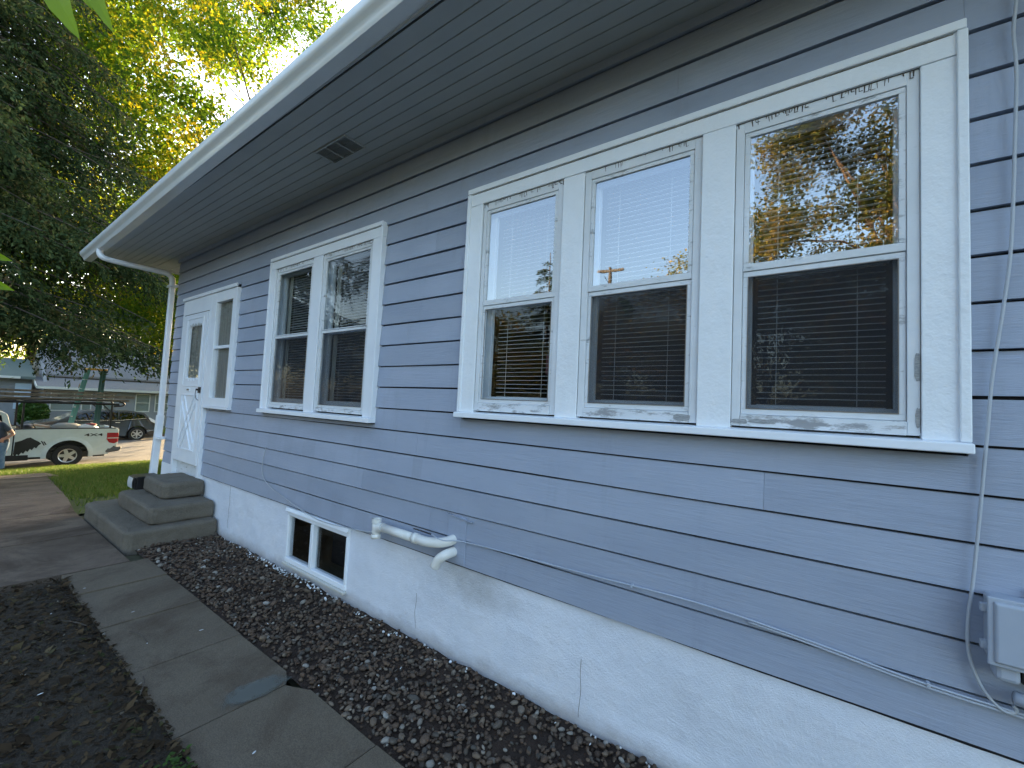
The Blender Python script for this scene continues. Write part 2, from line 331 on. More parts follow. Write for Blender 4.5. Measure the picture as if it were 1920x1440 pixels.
# ------------------------------------------------------------------ terrain
def tz(x):
    P = [(-400, -1.6), (-43, -1.25), (-34.0, -1.12), (-33.6, -1.12), (-33.55, -1.27), (-21.0, -1.27), (-20.95, -1.10), (-8.9, -0.02), (400, -0.02)]
    for (a, za), (b, zb) in zip(P, P[1:]):
        if a <= x <= b: return za + (zb - za) * (x - a) / (b - a)
g = MB(); XS = [-600, -400, -80, -43, -34, -33.6, -33.57, -21.0, -20.9, -16, -12, -8.9, -7, -5.3, 20, 400]
zz = lambda x: (tz(max(min(x, 399), -399)) - .05)
for a, b in zip(XS, XS[1:]):
    for y0, y1 in ((-400, -30), (-30, 30), (30, 400)):
        g.poly([(a, y0, zz(a)), (b, y0, zz(b)), (b, y1, zz(b)), (a, y1, zz(a))])
tag(g.build('ground', M['ground_soil']), kind='structure')
g = MB(); g.poly([(-33.4, -120, -1.255), (-21.05, -120, -1.255), (-21.05, 120, -1.255), (-33.4, 120, -1.255)])
tag(g.build('street', M['asphalt']), kind='structure')
g = MB(); g.box(-21.05, -20.90, -120, 120, -1.4, -1.10); tag(g.build('kerb', M['far_concrete'], bevel=.02), kind='structure')
g = MB(); g.box(-33.55, -33.40, -120, 120, -1.4, -1.115); tag(g.build('kerb', M['far_concrete'], bevel=.02), kind='structure')
def strip(name, mt, xs, y0, y1, dz):
    g = MB()
    for a, b in zip(xs, xs[1:]): g.poly([(a, y0, tz(a) + dz), (b, y0, tz(b) + dz), (b, y1, tz(b) + dz), (a, y1, tz(a) + dz)])
    return tag(g.build(name, mt), kind='structure')
strip('lawn', M['lawn_ground'], [-20.9, -16.5, -12, -8.9, -7.9], -60, 60, -.02)
strip('lawn', M['lawn_ground'], [-80, -43, -34, -33.56], -60, 60, -.02)
# front walk and public sidewalk, slab by slab
fwk = tag(MB().box(-16.6, -5.3, -7, -.62, -1.4, -1.38).build('front_walk', M['far_concrete']), kind='structure')
def slab_poly(pts, dz, name, mt, parent, th=.06):
    m = MB(); n = len(pts); top = [(x, y, tz(x) + dz) for x, y in pts]; bot = [(x, y, tz(x) + dz - th) for x, y in pts]
    m.poly(top); m.poly(bot[::-1])
    for i in range(n): j = (i + 1) % n; m.poly([bot[i], bot[j], top[j], top[i]])
    return m.build(name, mt, parent, bevel=.008)
xe = [-5.32, -6.6, -7.9, -9.1, -10.5, -12.0, -13.4, -14.7]
for i, (a, b) in enumerate(zip(xe, xe[1:])):
    ya = -.86 + max(0, (-a - 8)) * .085; yb = -.86 + max(0, (-b - 8)) * .085
    for y0, y1 in ((None, -2.2), (-2.22, -3.9), (-3.92, -6)):
        A = ya if y0 is None else y0; B = yb if y0 is None else y0
        slab_poly([(b + random.uniform(.006, .02), y1 + .03), (a - random.uniform(.006, .02), y1 + .03), (a - random.uniform(.006, .02), A), (b + random.uniform(.006, .02), B)], .018 + .003 * random.random(), 'slab', M['far_concrete'], fwk)
swk = tag(MB().box(-16.6, -14.8, -20, -0.25, -1.5, -1.48).build('sidewalk', M['far_concrete']), kind='structure')
y = -.1
for i in range(9):
    slab_poly([(-16.5, y - 1.48), (-14.8, y - 1.48), (-14.8, y), (-16.5, y)], .03, 'slab', M['far_concrete'], swk); y -= 1.5
# narrow path beside the house, slab by slab
pth = tag(MB().box(-5.30, 3.0, -1.31, -.72, -.075, -.07).build('garden_path', M['soil']), kind='structure')
js = [-5.30, -4.72, -3.95, -3.21, -2.46, -1.71, -.96, -.21, .54, 1.3, 2.1, 2.9]
for i, (a, b) in enumerate(zip(js, js[1:])):
    e = [random.uniform(-.004, .004) for _ in range(4)]
    pts = [(a + .004, -1.315 + e[0]), (b - .004, -1.315 + e[1]), (b - .004, -.735 + e[2]), (a + .004, -.735 + e[3])]
    if i == 3: pts = [pts[0], pts[1], (b - .004, -.80), (b - .05, -.765), (b - .12, -.735), pts[3]]
    if i == 4: pts = [pts[0], pts[1], pts[2], (a + .15, -.73), (a + .06, -.775), (a + .004, -.80)]
    m = MB(); t0, t1 = random.uniform(-.004, .006), random.uniform(-.004, .006)
    top = [(x, y, (t0 if x < (a + b) / 2 else t1)) for x, y in pts]; bot = [(x, y, -.07) for x, y in pts]
    m.poly(top); m.poly(bot[::-1])
    for k in range(len(pts)): j = (k + 1) % len(pts); m.poly([bot[k], bot[j], top[j], top[k]])
    m.build('slab', M['path_concrete'], pth, bevel=.006)
sm_, nt, out = nodes('smear_paint'); d_ = nt.nodes.new('ShaderNodeBsdfDiffuse'); d_.inputs[0].default_value = (.150, .160, .150, 1); t_ = nt.nodes.new('ShaderNodeBsdfTransparent'); mx_ = nt.nodes.new('ShaderNodeMixShader')
tc_ = nt.nodes.new('ShaderNodeTexCoord'); mp_ = nt.nodes.new('ShaderNodeMapping'); mp_.inputs['Location'].default_value = (-1, -1, 0); mp_.inputs['Scale'].default_value = (2, 2, 0); gr_ = nt.nodes.new('ShaderNodeTexGradient'); gr_.gradient_type = 'SPHERICAL'
nt.links.new(tc_.outputs['Generated'], mp_.inputs[0]); nt.links.new(mp_.outputs[0], gr_.inputs[0])
ad_ = nt.nodes.new('ShaderNodeMath'); ad_.operation = 'MULTIPLY_ADD'; ad_.inputs[1].default_value = .9; nt.links.new(noise_n(nt, 26, 6, .7), ad_.inputs[0]); nt.links.new(gr_.outputs[1], ad_.inputs[2])
nt.links.new(ramp(nt, ad_.outputs[0], [(.58, (0, 0, 0)), (.95, (.75, .75, .75))]), mx_.inputs[0]); nt.links.new(t_.outputs[0], mx_.inputs[1]); nt.links.new(d_.outputs[0], mx_.inputs[2]); nt.links.new(mx_.outputs[0], out.inputs[0])
m = MB(); cs, sn = math.cos(.22), math.sin(.22)
m.poly([(-2.53 + u * cs + v * sn, -.93 - u * sn + v * cs, .0095) for u, v in ((-.085, -.20), (.085, -.20), (.085, .20), (-.085, .20))]); m.build('paint_smear', sm_, pth)
# gravel bed along the wall
def gz_(x, y): return -.012 + .022 * noise.noise(Vector((x * 2.3, y * 3, 0))) + .012 * noise.noise(Vector((x * 7, y * 7, 4)))
g = MB(); nx, ny = 150, 18; X0, X1 = -5.85, 1.6
def gy(j): return -.735 + .765 * j / ny
for i in range(nx):
    for j in range(ny):
        xa, xb = X0 + (X1 - X0) * i / nx, X0 + (X1 - X0) * (i + 1) / nx; ya, yb = gy(j), gy(j + 1)
        g.poly([(xa, ya, gz_(xa, ya) - .012), (xb, ya, gz_(xb, ya) - .012), (xb, yb, gz_(xb, yb) - .012), (xa, yb, gz_(xa, yb) - .012)])
bed = tag(g.build('gravel_bed', M['soil'], smooth=True), kind='structure')
bm = bmesh.new(); bmesh.ops.create_icosphere(bm, subdivisions=2, radius=1); 
ico2_v = np.array([v.co[:] for v in bm.verts]); ico2_f = np.array([[v.index for v in f.verts] for f in bm.faces]); bm.free()
def lumpy(seed):
    v = ico2_v.copy()
    for i, p in enumerate(v):
        v[i] = p * (1 + .28 * noise.noise(Vector(p) * 1.1 + Vector((seed * 3.1, 0, 0))))
    return v
N = 9500; xs = rng.uniform(-5.8, .9, N); ys = rng.uniform(-.725, .0, N)
# thin the stones where the soil shows (along the path edge and in patches)
keep = np.array([(noise.noise(Vector((x * 1.6, y * 2.4, 9))) > -.30 or rng.random() < .55) and (y > -.69 or rng.random() < .55) for x, y in zip(xs, ys)])
xs, ys = xs[keep], ys[keep]; N = len(xs)
cell = {}; ok = []
sz = np.clip(rng.lognormal(math.log(.0108), .34, N), .005, .024)
for i in range(N):      # a loose blue-noise cull
    k = (int(xs[i] / .03), int(ys[i] / .03)); near = False
    for a in (-1, 0, 1):
        for b in (-1, 0, 1):
            for j in cell.get((k[0] + a, k[1] + b), ()):
                if (xs[i] - xs[j]) ** 2 + (ys[i] - ys[j]) ** 2 < ((sz[i] + sz[j]) * .62) ** 2: near = True
    if not near: cell.setdefault(k, []).append(i); ok.append(i)
ok = np.array(ok); xs, ys, sz = xs[ok], ys[ok], sz[ok]; N = len(xs)
zs = np.array([gz_(x, y) for x, y in zip(xs, ys)]) + rng.uniform(-.006, .010, N)
ang = rng.uniform(0, 6.283, N); tlt = rng.normal(0, .35, (N, 2))
def rot_zt(a, t):
    return np.array((Matrix.Rotation(t[0], 3, 'X') @ Matrix.Rotation(t[1], 3, 'Y') @ Matrix.Rotation(a, 3, 'Z')))
RM = np.array([rot_zt(a, t) for a, t in zip(ang, tlt)])
SC = np.stack([sz * rng.uniform(1.0, 1.6, N), sz * rng.uniform(.75, 1.05, N), sz * rng.uniform(.5, .8, N)], -1)
dist = np.sqrt(xs ** 2 + (ys + 2.12) ** 2); inview = (xs < .1) & (xs > -2.6)
order = np.argsort(np.where(inview, -sz / dist, 0)); big = order[:300]; rest = np.setdiff1d(np.arange(N), big)
smesh = []
for s in range(6):
    me = bpy.data.meshes.new('stone'); me.from_pydata(lumpy(s).tolist(), [], ico2_f.tolist()); me.materials.append(M['river_stone_single'])
    me.polygons.foreach_set('use_smooth', [True] * len(me.polygons)); smesh.append(me)
for n_, i in enumerate(big):
    o = bpy.data.objects.new('stone', smesh[n_ % 6]); link(o, bed)
    mt4 = Matrix(RM[i].tolist()).to_4x4(); o.matrix_basis = Matrix.Translation((xs[i], ys[i], zs[i])) @ mt4 @ Matrix.Diagonal((*SC[i], 1))
for s in range(3):
    r_ = rest[s::3]; o = multi_mesh('gravel', lumpy(s + 10), ico2_f, np.stack([xs[r_], ys[r_], zs[r_]], -1), RM[r_], SC[r_], M['river_stone'], bed); o['kind'] = 'stuff'
# paint chips and pale crumbs along the foundation
n = 150; px = rng.uniform(-5.6, .6, n); py = -.006 - np.abs(rng.normal(0, .032, n))
half = n // 2; px[:half] = rng.normal(-3.9, .45, half)
S3 = np.abs(rng.normal(.004, .003, (n, 3))) + .0025
o = multi_mesh('paint_chips', lumpy(2), ico2_f, np.stack([px, py, np.array([gz_(a, b) for a, b in zip(px, py)]) + .012], -1), rand_rot(n), S3, M['white_chips'], bed, smooth=False); o['kind'] = 'stuff'
n = 38; px = rng.uniform(-5, .6, n); py = rng.uniform(-1.9, -.05, n); S3 = np.stack([rng.uniform(.004, .016, n), rng.uniform(.002, .005, n), np.full(n, .0015)], -1)
Rz = np.array([np.array(Matrix.Rotation(a, 3, 'Z')) for a in rng.uniform(0, 6.28, n)])
o = multi_mesh('paint_chips', ico2_v, ico2_f, np.stack([px, py, np.full(n, .02)], -1), Rz, S3, M['white_chips'], bed, smooth=False); o['kind'] = 'stuff'
# edging of matted roots and dirt along the path
# bare mulch yard on the camera side
def mz(x, y): return .002 + .03 * noise.noise(Vector((x * 1.7, y * 1.7, 2))) + .014 * noise.noise(Vector((x * 9, y * 9, 1))) + .012
g = MB(); nx, ny = 130, 60; X0, X1 = -5.2, 3.0; Y0, Y1 = -5.2, -1.30
for i in range(nx):
    for j in range(ny):
        q = []
        for a, b in ((i, j), (i + 1, j), (i + 1, j + 1), (i, j + 1)):
            x = X0 + (X1 - X0) * a / nx; y = Y0 + (Y1 - Y0) * b / ny
            if b == ny: y += .03 * noise.noise(Vector((x * 3, 0, 0)))
            e = min(1, (Y1 - y) / .15, (x - X0) / .15); q.append((x, y, mz(x, y) * e - .01 * (1 - e)))
        g.poly(q)
yard = tag(g.build('mulch_yard', M['mulch'], smooth=True), kind='structure')
n = 42000; px = rng.uniform(-5.2, .6, n); py = -1.30 - np.abs(rng.uniform(0, 1, n)) ** 1.2 * 3.2
L = np.clip(rng.lognormal(math.log(.0095), .6, n), .003, .045); W = L * rng.uniform(.2, .8, n); a = rng.uniform(0, 6.28, n); tl = rng.normal(0, .35, n)
dx = np.stack([np.cos(a) * L, np.sin(a) * L, tl * L], -1); dy = np.stack([-np.sin(a) * W, np.cos(a) * W, rng.normal(0, .3, n) * W], -1)
pc = np.stack([px, py, np.array([mz(x, y) for x, y in zip(px, py)]) * np.minimum(1, (-1.3 - py) / .15) + rng.uniform(0, .012, n)], -1)
o = quads_obj('leaf_litter', np.stack([pc - dx, pc - dy * .8, pc + dx, pc + dy], 1), M['mulch_bits'], yard); o['kind'] = 'stuff'
m = MB()
for (x, y, a, l) in ((-3.75, -1.20, .15, .24), (-3.1, -1.28, -.3, .18), (-4.3, -1.5, .5, .3), (-2.4, -1.7, 1.2, .25), (-3.4, -1.9, .2, .3)):
    m.tube(smoothpath([(x, y, .014), (x + l * .5 * math.cos(a), y + l * .5 * math.sin(a) + .01, .022), (x + l * math.cos(a), y + l * math.sin(a), .012)], 3), .0035, 5)
o = m.build('twigs', M['bark'], yard); o['kind'] = 'stuff'
# small weeds by the path
wv = []
for k in range(240):
    cx, cy = rng.normal(-1.98, .14), rng.normal(-1.40, .06)
    if cy > -1.32: cy = -1.33
    for q in range(3):
        a = rng.uniform(0, 6.28); l = rng.uniform(.012, .03); c = np.array([cx, cy, .02 + rng.uniform(0, .035)]); d = np.array([math.cos(a) * l, math.sin(a) * l, rng.uniform(-.2, .5) * l]); w = np.array([-math.sin(a), math.cos(a), 0]) * l * .35
        wv.append([c, c + d * .5 + w, c + d, c + d * .5 - w])
tag(quads_obj('weeds', np.array(wv), M['weed_leaf']), kind='stuff')
# lawn grass
def blades(n, fx, fy, h, w, name):
    px, py = fx(n), fy(n)
    if name == 'verge': pass
    pz = np.array([tz(x) for x in px]) - .02
    a = rng.uniform(0, 6.28, n); H = h * rng.uniform(.5, 1.25, n); ln = rng.normal(0, .35, (n, 2)) * H[:, None]
    b = np.stack([px, py, pz], -1); wv = np.stack([np.cos(a), np.sin(a), np.zeros(n)], -1) * w
    tip = b + np.concatenate([ln, H[:, None]], 1)
    return np.stack([b - wv, b + wv, tip], 1)
def fy_l(n): return rng.uniform(-1.2, 7.5, n)
parts = []
n = 90000; px = -8.0 - 12.9 * rng.uniform(0, 1, n) ** 1.1; py = rng.uniform(-1.0, 6.5, n)
edge = -.80 + np.maximum(0, -px - 8) * .085
kp = (py > edge + rng.normal(0, .06, n)) & ~((px > -8.9) & (rng.random(n) < .75)) & (py < 1.2 + (-px - 8) * .33 + .8)
px, py = px[kp], py[kp]; n = len(px)
parts.append(blades(n, lambda n: px, lambda n: py, .075, .008, 'l'))
n2 = 14000; px2 = rng.uniform(-20.9, -16.6, n2); py2 = rng.uniform(-6, 1, n2)
parts.append(blades(n2, lambda n: px2, lambda n: py2, .08, .012, 'l'))
n3 = 9000; px3 = -33.6 - rng.uniform(0, 5, n3); py3 = rng.uniform(0, 14, n3)
parts.append(blades(n3, lambda n: px3, lambda n: py3, .10, .02, 'l'))
tag(quads_obj('grass', np.concatenate(parts), M['grass_blade'], k=3), kind='stuff')

# ------------------------------------------------------------------ the house
house = thing('house', 'blue grey clapboard house with white window trim, deep soffit and white rough foundation', 'house')
HX0, HX1, HD = -7.85, 4.2, 8.0
EX0, EX1 = 0.594, 0.165          # siding bottom, exposure
SOF = 3.60
CAS_T = (-1.963, .405, 1.553, 3.09); CAS_P = (-4.80, -2.885, 1.456, 3.09)
DOOR = (-7.38, -6.39, .40, 2.93); SIDE = (-6.39, -5.605, 1.44, 2.945)
openings = [CAS_T, CAS_P, DOOR, SIDE]
bd = random.Random(3); notch = []
joints = {8: [-5.15], 10: [.9, -2.7], 12: [-5.3], 14: [-6.9], 15: [-2.6, 1.4], 1: [-2.2], 2: [-3.0], 3: [-1.14, -5.0], 4: [-2.38, -.2], 5: [-3.6], 6: [-.9], 7: [-2.25], 9: [-2.55], 11: [-5.2], 13: [-2.3], 16: [-3.4, -.6], 17: [-5, -1.8], 0: [-1.93, -1.2, -4.2]}
for k in range(19):
    z0 = EX0 + k * EX1; z1 = min(z0 + EX1 - .0105, SOF - .004)
    if z1 - z0 < .03: continue
    segs = [(HX0, HX1, z0, z1)]
    for (a, b, c, d) in openings:
        if d > z0 + .001 and c < z1 - .001:
            ns = []
            for s0, s1, p0, p1 in segs:
                if b <= s0 or a >= s1: ns.append((s0, s1, p0, p1)); continue
                if a > s0: ns.append((s0, a - .001, p0, p1))
                if d < p1 - .012: ns.append((max(a, s0), min(b, s1), d + .001, p1))
                if c > p0 + .012: ns.append((max(a, s0), min(b, s1), p0, c - (.012 if c > 1 else .001)))
                if b < s1: ns.append((b + .001, s1, p0, p1))
            segs = ns
    segs = sorted(segs); low = [q for q in segs if abs(q[2] - z0) < 1e-6 and q[3] < z1 - .001]
    for q in low:       # a notched board: the strip under the sill is part of the board that runs on to its right
        rn = [r for r in segs if abs(r[0] - q[1]) < .004 and r[3] > q[3] + .01 and abs(r[2] - z0) < 1e-6]
        if rn: notch.append((k, q, rn[0]))
    fin = []
    for s0, s1, p0, p1 in segs:
        cuts = [c for c in joints.get(k, []) if s0 + .3 < c < s1 - .3]; p = s0
        for c in cuts: fin.append((p, c - .0006, p0, p1)); p = c + .0006
        fin.append((p, s1, p0, p1))
    zf, zg = z0, z1; wz = bd.uniform(-.0012, .0012)
    for s0, s1, z0, z1 in fin:
        m = MB(); n = max(1, int((s1 - s0) / .3)); zt = z1
        if any(kk == k and abs(q[0] - s0) < .004 and abs(z1 - q[3]) < .001 for kk, q, r in notch): s1 += .0022
        # clipped height beside an opening edge is handled by full boards tucked behind the casing
        for i in range(n):
            xa = s0 + (s1 - s0) * i / n; xb = s0 + (s1 - s0) * (i + 1) / n
            wa, wb = [.0034 * noise.noise(Vector((x * .8, k * 3.7, 0))) + wz for x in (xa, xb)]
            fb, ft = .0105 * (z0 - zf) / EX1, .0105 * (z1 - zf) / EX1; m.hexa([(xa, fb + wa, z0 + wa), (xb, fb + wb, z0 + wb), (xb, .030, z0 + wb), (xa, .030, z0 + wa), (xa, ft + wa, zt), (xb, ft + wb, zt), (xb, .030, zt), (xa, .030, zt)])
        m.build('siding_board', M['siding_paint'], house)
# the strip of siding over / under openings where a board is cut by the casing
m = MB()       # sheathing with openings behind the boards
def wall_with_holes(m, x0, x1, z0, z1, holes, y0, y1):
    xs_ = sorted({x0, x1, *[h[0] for h in holes], *[h[1] for h in holes]}); zs_ = sorted({z0, z1, *[h[2] for h in holes], *[h[3] for h in holes]})
    for xa, xb in zip(xs_, xs_[1:]):
        for za, zb in zip(zs_, zs_[1:]):
            cx, cz = (xa + xb) / 2, (za + zb) / 2
            if any(h[0] < cx < h[1] and h[2] < cz < h[3] for h in holes): continue
            m.box(xa, xb, y0, y1, za, zb)
TRI = [(-1.835, -1.225), (-1.090, -.470), (-.330, .285)]; TZ = (1.602, 2.975)
PAI = [(-4.676, -3.94), (-3.78, -3.015)]; PZ = (1.515, 2.97)
holes = [(a, b, *TZ) for a, b in TRI] + [(a, b, *PZ) for a, b in PAI] + [(-7.30, -6.43, .70, 2.70), (-6.22, -5.70, 1.56, 2.80)]
wall_with_holes(m, HX0, HX1, .56, SOF, holes, .031, .12); m.build('sheathing', M['dark_gap'], house)  # near-black colour paints the shadow lines below sills and bottom board
m = MB()
for a, b, c, d in holes:
    t = .004
    m = MB()
    for q in ((a, a + t, c, d), (b - t, b, c, d), (a + t, b - t, c, c + t), (a + t, b - t, d - t, d)): m.box(q[0], q[1], .0315, .119, q[2], q[3])
    m.build('window_reveal', M['trim_smooth'], house)
# side and back walls, ceiling of the room, dark interior
m = MB(); m.box(HX0, HX0 + .12, .121, HD, .56, SOF); m.box(HX1 - .12, HX1, .121, HD, .56, SOF); m.box(HX0 + .12, HX1 - .12, HD - .12, HD, .56, SOF)
m.build('outer_wall', M['siding_paint'], house)
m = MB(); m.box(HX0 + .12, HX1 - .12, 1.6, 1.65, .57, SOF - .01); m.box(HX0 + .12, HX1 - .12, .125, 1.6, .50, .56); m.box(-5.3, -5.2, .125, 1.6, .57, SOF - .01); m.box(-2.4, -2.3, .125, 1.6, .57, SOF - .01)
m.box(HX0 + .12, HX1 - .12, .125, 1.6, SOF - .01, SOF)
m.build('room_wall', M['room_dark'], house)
# foundation
m = MB(); BW = (-4.142, -3.142, .068, .555)
def fgrid(m, x0, x1, z0, z1):
    nx = max(1, int((x1 - x0) / .06)); nz = max(1, int((z1 - z0) / .06)); yy = lambda x, z: .022 + .009 * noise.noise(Vector((x * 2, z * 3, 7))) + .005 * noise.noise(Vector((x * 11, z * 11, 7)))
    for i in range(nx):
        for j in range(nz):
            q = [(x0 + (x1 - x0) * a / nx, z0 + (z1 - z0) * b / nz) for a, b in ((i, j), (i + 1, j), (i + 1, j + 1), (i, j + 1))]
            m.poly([(x, yy(x, z), z) for x, z in q])
for q in ((HX0, BW[0], -.12, .577), (BW[1], HX1, -.12, .577), (BW[0], BW[1], -.12, BW[2]), (BW[0], BW[1], BW[3], .577)): fgrid(m, *q)
m.build('foundation', M['foundation_stucco'], house, smooth=True)
MB().box(HX0, HX0 + .2, .06, HD, -1.0, .59).build('foundation', M['foundation_stucco'], house); MB().box(HX1 - .2, HX1, .06, HD, -.2, .59).build('foundation', M['foundation_stucco'], house)
m = MB(); m.box(BW[0], BW[1], .5, .55, -.1, .6); m.build('basement_wall', M['room_dark'], house)
# hairline cracks in the foundation
for (x, z0, z1, sd_) in ((-2.30, .04, .30, 1), (-5.47, .10, .585, 2), (-1.02, .02, .33, 5)):
    m = MB(); p = []; z = z1
    while z > z0: p.append((x + .018 * noise.noise(Vector((sd_ * 7, z * 9, 0))), z)); z -= .03
    w = .0022 if x < -5 else .0012
    for (xa, za), (xb, zb) in zip(p, p[1:]): m.poly([(xa - w, .0105, za), (xa + w, .0105, za), (xb + w, .0105, zb), (xb - w, .0105, zb)])
    m.build('crack', M['crack_dark'], house)
# soffit boards
se = [-.766, -.667, -.587, -.507, -.427, -.345, -.262, -.180, -.098, .10]
SX0, SX1 = -8.72, EX1_ if False else 4.9
for a, b in zip(se, se[1:]):
    MB().box(SX0, 4.9, a + .0022, b - .0022, SOF, SOF + .014).build('soffit_board', M['soffit_paint'], house, bevel=.0015, seg=1)
MB().box(SX0, 4.9, -.772, .1, SOF + .0145, SOF + .03).build('soffit_backing', M['dark_gap'], house)
MB().box(SX0, HX0 - .003, .103, HD + .8, SOF, SOF + .014).build('soffit_board', M['soffit_paint'], house)
MB().box(HX0, HX1, -.018, -.0005, SOF - .050, SOF - .001).build('frieze_strip', M['siding_paint'], house)
# fascia, gutter, roof
MB().box(-8.80, 4.95, -.792, -.780, SOF - .006, SOF + .16).build('fascia', M['soffit_paint'], house)
MB().box(-8.72, 4.9, -.780, -.768, SOF + .004, SOF + .013).build('fascia_gap', M['dark_gap'], house)
MB().box(-8.80, -8.73, -.775, HD + .8, SOF - .010, SOF + .16).build('fascia', M['soffit_paint'], house)
gx0, gx1 = -8.86, 4.95
gb = lambda x: 3.607 + (x + 1.7) * .0150
prof = [(-.794, .0), (-.872, .0), (-.878, .010), (-.883, .022), (-.888, .034), (-.898, .047), (-.910, .058), (-.920, .070), (-.925, .084), (-.926, .100), (-.926, .118), (-.918, .121), (-.915, .110), (-.912, .09), (-.87, .04), (-.80, .012)]
m = MB(); n = len(prof); nseg = 14
for i in range(nseg + 1):
    x = gx0 + (gx1 - gx0) * i / nseg
    for y, z in prof: m.v.append((x, y + .004 * noise.noise(Vector((x * .5, 0, 0))), gb(x) + z))
for i in range(nseg):
    for j in range(n - 1): m.f.append((i * n + j, (i + 1) * n + j, (i + 1) * n + j + 1, i * n + j + 1)); m.mi.append(0)
gut = m.build('gutter', M['gutter_metal'], house, smooth=True); gut.data.set_sharp_from_angle(angle=R(38))
m = MB(); m.prism_x([(y, gb(gx0) + z) for y, z in prof[:9]] + [(-.794, gb(gx0) + .12)], gx0 - .003, gx0); m.build('end_cap', M['gutter_metal'], gut)
for x in np.arange(-8.4, 4.6, .75): MB().box(x, x + .03, -.925, -.80, gb(x) + .108, gb(x) + .116).build('hanger', M['gutter_metal'], gut)
rz = SOF + .165; ym = HD / 2; hip = ym + .9
m = MB(); r0 = (-8.84, -.84, rz); r1 = (5.0, -.84, rz); r2 = (5.0, HD + .84, rz); r3 = (-8.84, HD + .84, rz); RH = rz + 2.0
t0, t1 = (-8.84 + 4.9, ym, RH), (5.0 - 4.9, ym, RH)
m.poly([r0, r1, t1, t0]); m.poly([r1, r2, t1]); m.poly([r2, r3, t0, t1]); m.poly([r3, r0, t0]); m.poly([(x, y, z - .02) for x, y, z in (r3, r2, r1, r0)])
for a, b in ((r0, r1), (r1, r2), (r2, r3), (r3, r0)): m.poly([a, (a[0], a[1], a[2] - .02), (b[0], b[1], b[2] - .02), b])
m.build('roof', M['shingle'], house)
# soffit vent
m = MB(); vx0, vx1, vy0, vy1 = -3.31, -2.89, -.425, -.238
for q in ((vx0, vx1, vy0, vy0 + .012), (vx0, vx1, vy1 - .012, vy1), (vx0, vx0 + .012, vy0 + .012, vy1 - .012), (vx1 - .012, vx1, vy0 + .012, vy1 - .012)): m.box(q[0], q[1], q[2], q[3], SOF - .010, SOF - .001)
for t in (1 / 3, 2 / 3): x = vx0 + (vx1 - vx0) * t; m.box(x - .004, x + .004, vy0 + .012, vy1 - .012, SOF - .009, SOF - .001)
vent = m.build('soffit_vent', M['soffit_paint'], house)
m = MB()
for i in range(22):
    y = vy0 + .015 + i * .0074; m.hexa([(vx0 + .012, y, SOF - .006), (vx1 - .012, y, SOF - .006), (vx1 - .012, y + .0045, SOF - .002), (vx0 + .012, y + .0045, SOF - .002)] + [(vx0 + .012, y, SOF - .005), (vx1 - .012, y, SOF - .005), (vx1 - .012, y + .0045, SOF - .001), (vx0 + .012, y + .0045, SOF - .001)])
m.build('louvre', M['soffit_paint'], vent)
# downspout
m = MB(); 
def dsp(m, pts, w, h):
    for a, b in zip(pts, pts[1:]):
        m.bar(a, b, w, h, (0, 1, 0))
ds = MB(); ds.tube(smoothpath([(-8.02, -.845, gb(-8) + .01), (-8.02, -.845, gb(-8) - .05), (-8.0, -.80, gb(-8) - .10), (-7.99, -.62, gb(-8) - .115), (-7.95, -.2, gb(-8) - .125), (-7.94, -.09, gb(-8) - .15), (-7.935, -.05, gb(-8) - .22), (-7.93, -.045, 3.15)], 5), .037, 10)
ds.build('downspout_elbow', M['trim_smooth'], house, smooth=True)
ds = MB(); ds.box(-7.965, -7.895, -.08, -.012, 1.25, 3.2)
ds.hexa([(-7.985, -.115, .36), (-7.90, -.115, .36), (-7.90, -.03, .36), (-7.985, -.03, .36), (-7.975, -.09, 1.27), (-7.885, -.09, 1.27), (-7.885, -.005, 1.27), (-7.975, -.005, 1.27)])
dsn = ds.build('downspout', M['trim_smooth'], house, bevel=.012)
for z in (3.18, .92): MB().box(-7.99, -7.78, -.095, -.004, z, z + .035).build('strap', M['trim_smooth'], dsn, bevel=.003)
# corner filler boards under siding end
MB().box(HX0 + .001, -7.40, -.004, .02, .35, .592).build('skirt_board', M['trim_smooth'], house)

# ---------- windows
def casing(name, C, ops, oz, sill_h, mt):
    x0, x1, z0, z1 = C; zs = z0 + sill_h; yf, yb = -.030, .030
    m = MB()
    m.box(x0, x1, yf, yb, oz[1], z1)                                   # head board
    hb = house
    c = m.build('window_casing', mt, house, bevel=.003)
    m = MB(); xs_ = [x0] + [v for o in ops for v in o] + [x1]
    for i in range(0, len(xs_), 2):
        MB().box(xs_[i], xs_[i + 1], yf + .0015 * (i % 4), yb, zs, oz[1] - .0012).build('jamb_board', mt, c, bevel=.003)
    b = MB(); b.box(x0 + .001, x1 - .001, yf - .012, yf + .001, z1 - .032, z1 + .004); b.box(x0 - .003, x0 + .026, yf - .010, yf + .001, zs, z1 - .033); b.box(x1 - .026, x1 + .003, yf - .010, yf + .001, zs, z1 - .033)
    b.build('back_band', mt, c, bevel=.004)
    MB().box(x0 + .034, x1 - .034, yf - .0008, yf + .001, z1 - .0375, z1 - .0345).build('seam', M['crack_dark'], c)
    s = MB(); s.hexa([(x0 - .006, -.068, z0), (x1 + .004, -.068, z0), (x1 + .004, .03, z0), (x0 - .006, .03, z0), (x0 - .006, -.066, zs - .004), (x1 + .004, -.066, zs - .004), (x1 + .004, .03, zs + .006), (x0 - .006, .03, zs + .006)])
    s.build('sill', M['trim_smooth'], c, bevel=.004)
    return c
casing('tri', CAS_T, TRI, TZ, .037, M['trim_paint']); casing('pair', CAS_P, PAI, PZ, .041, M['trim_smooth'])
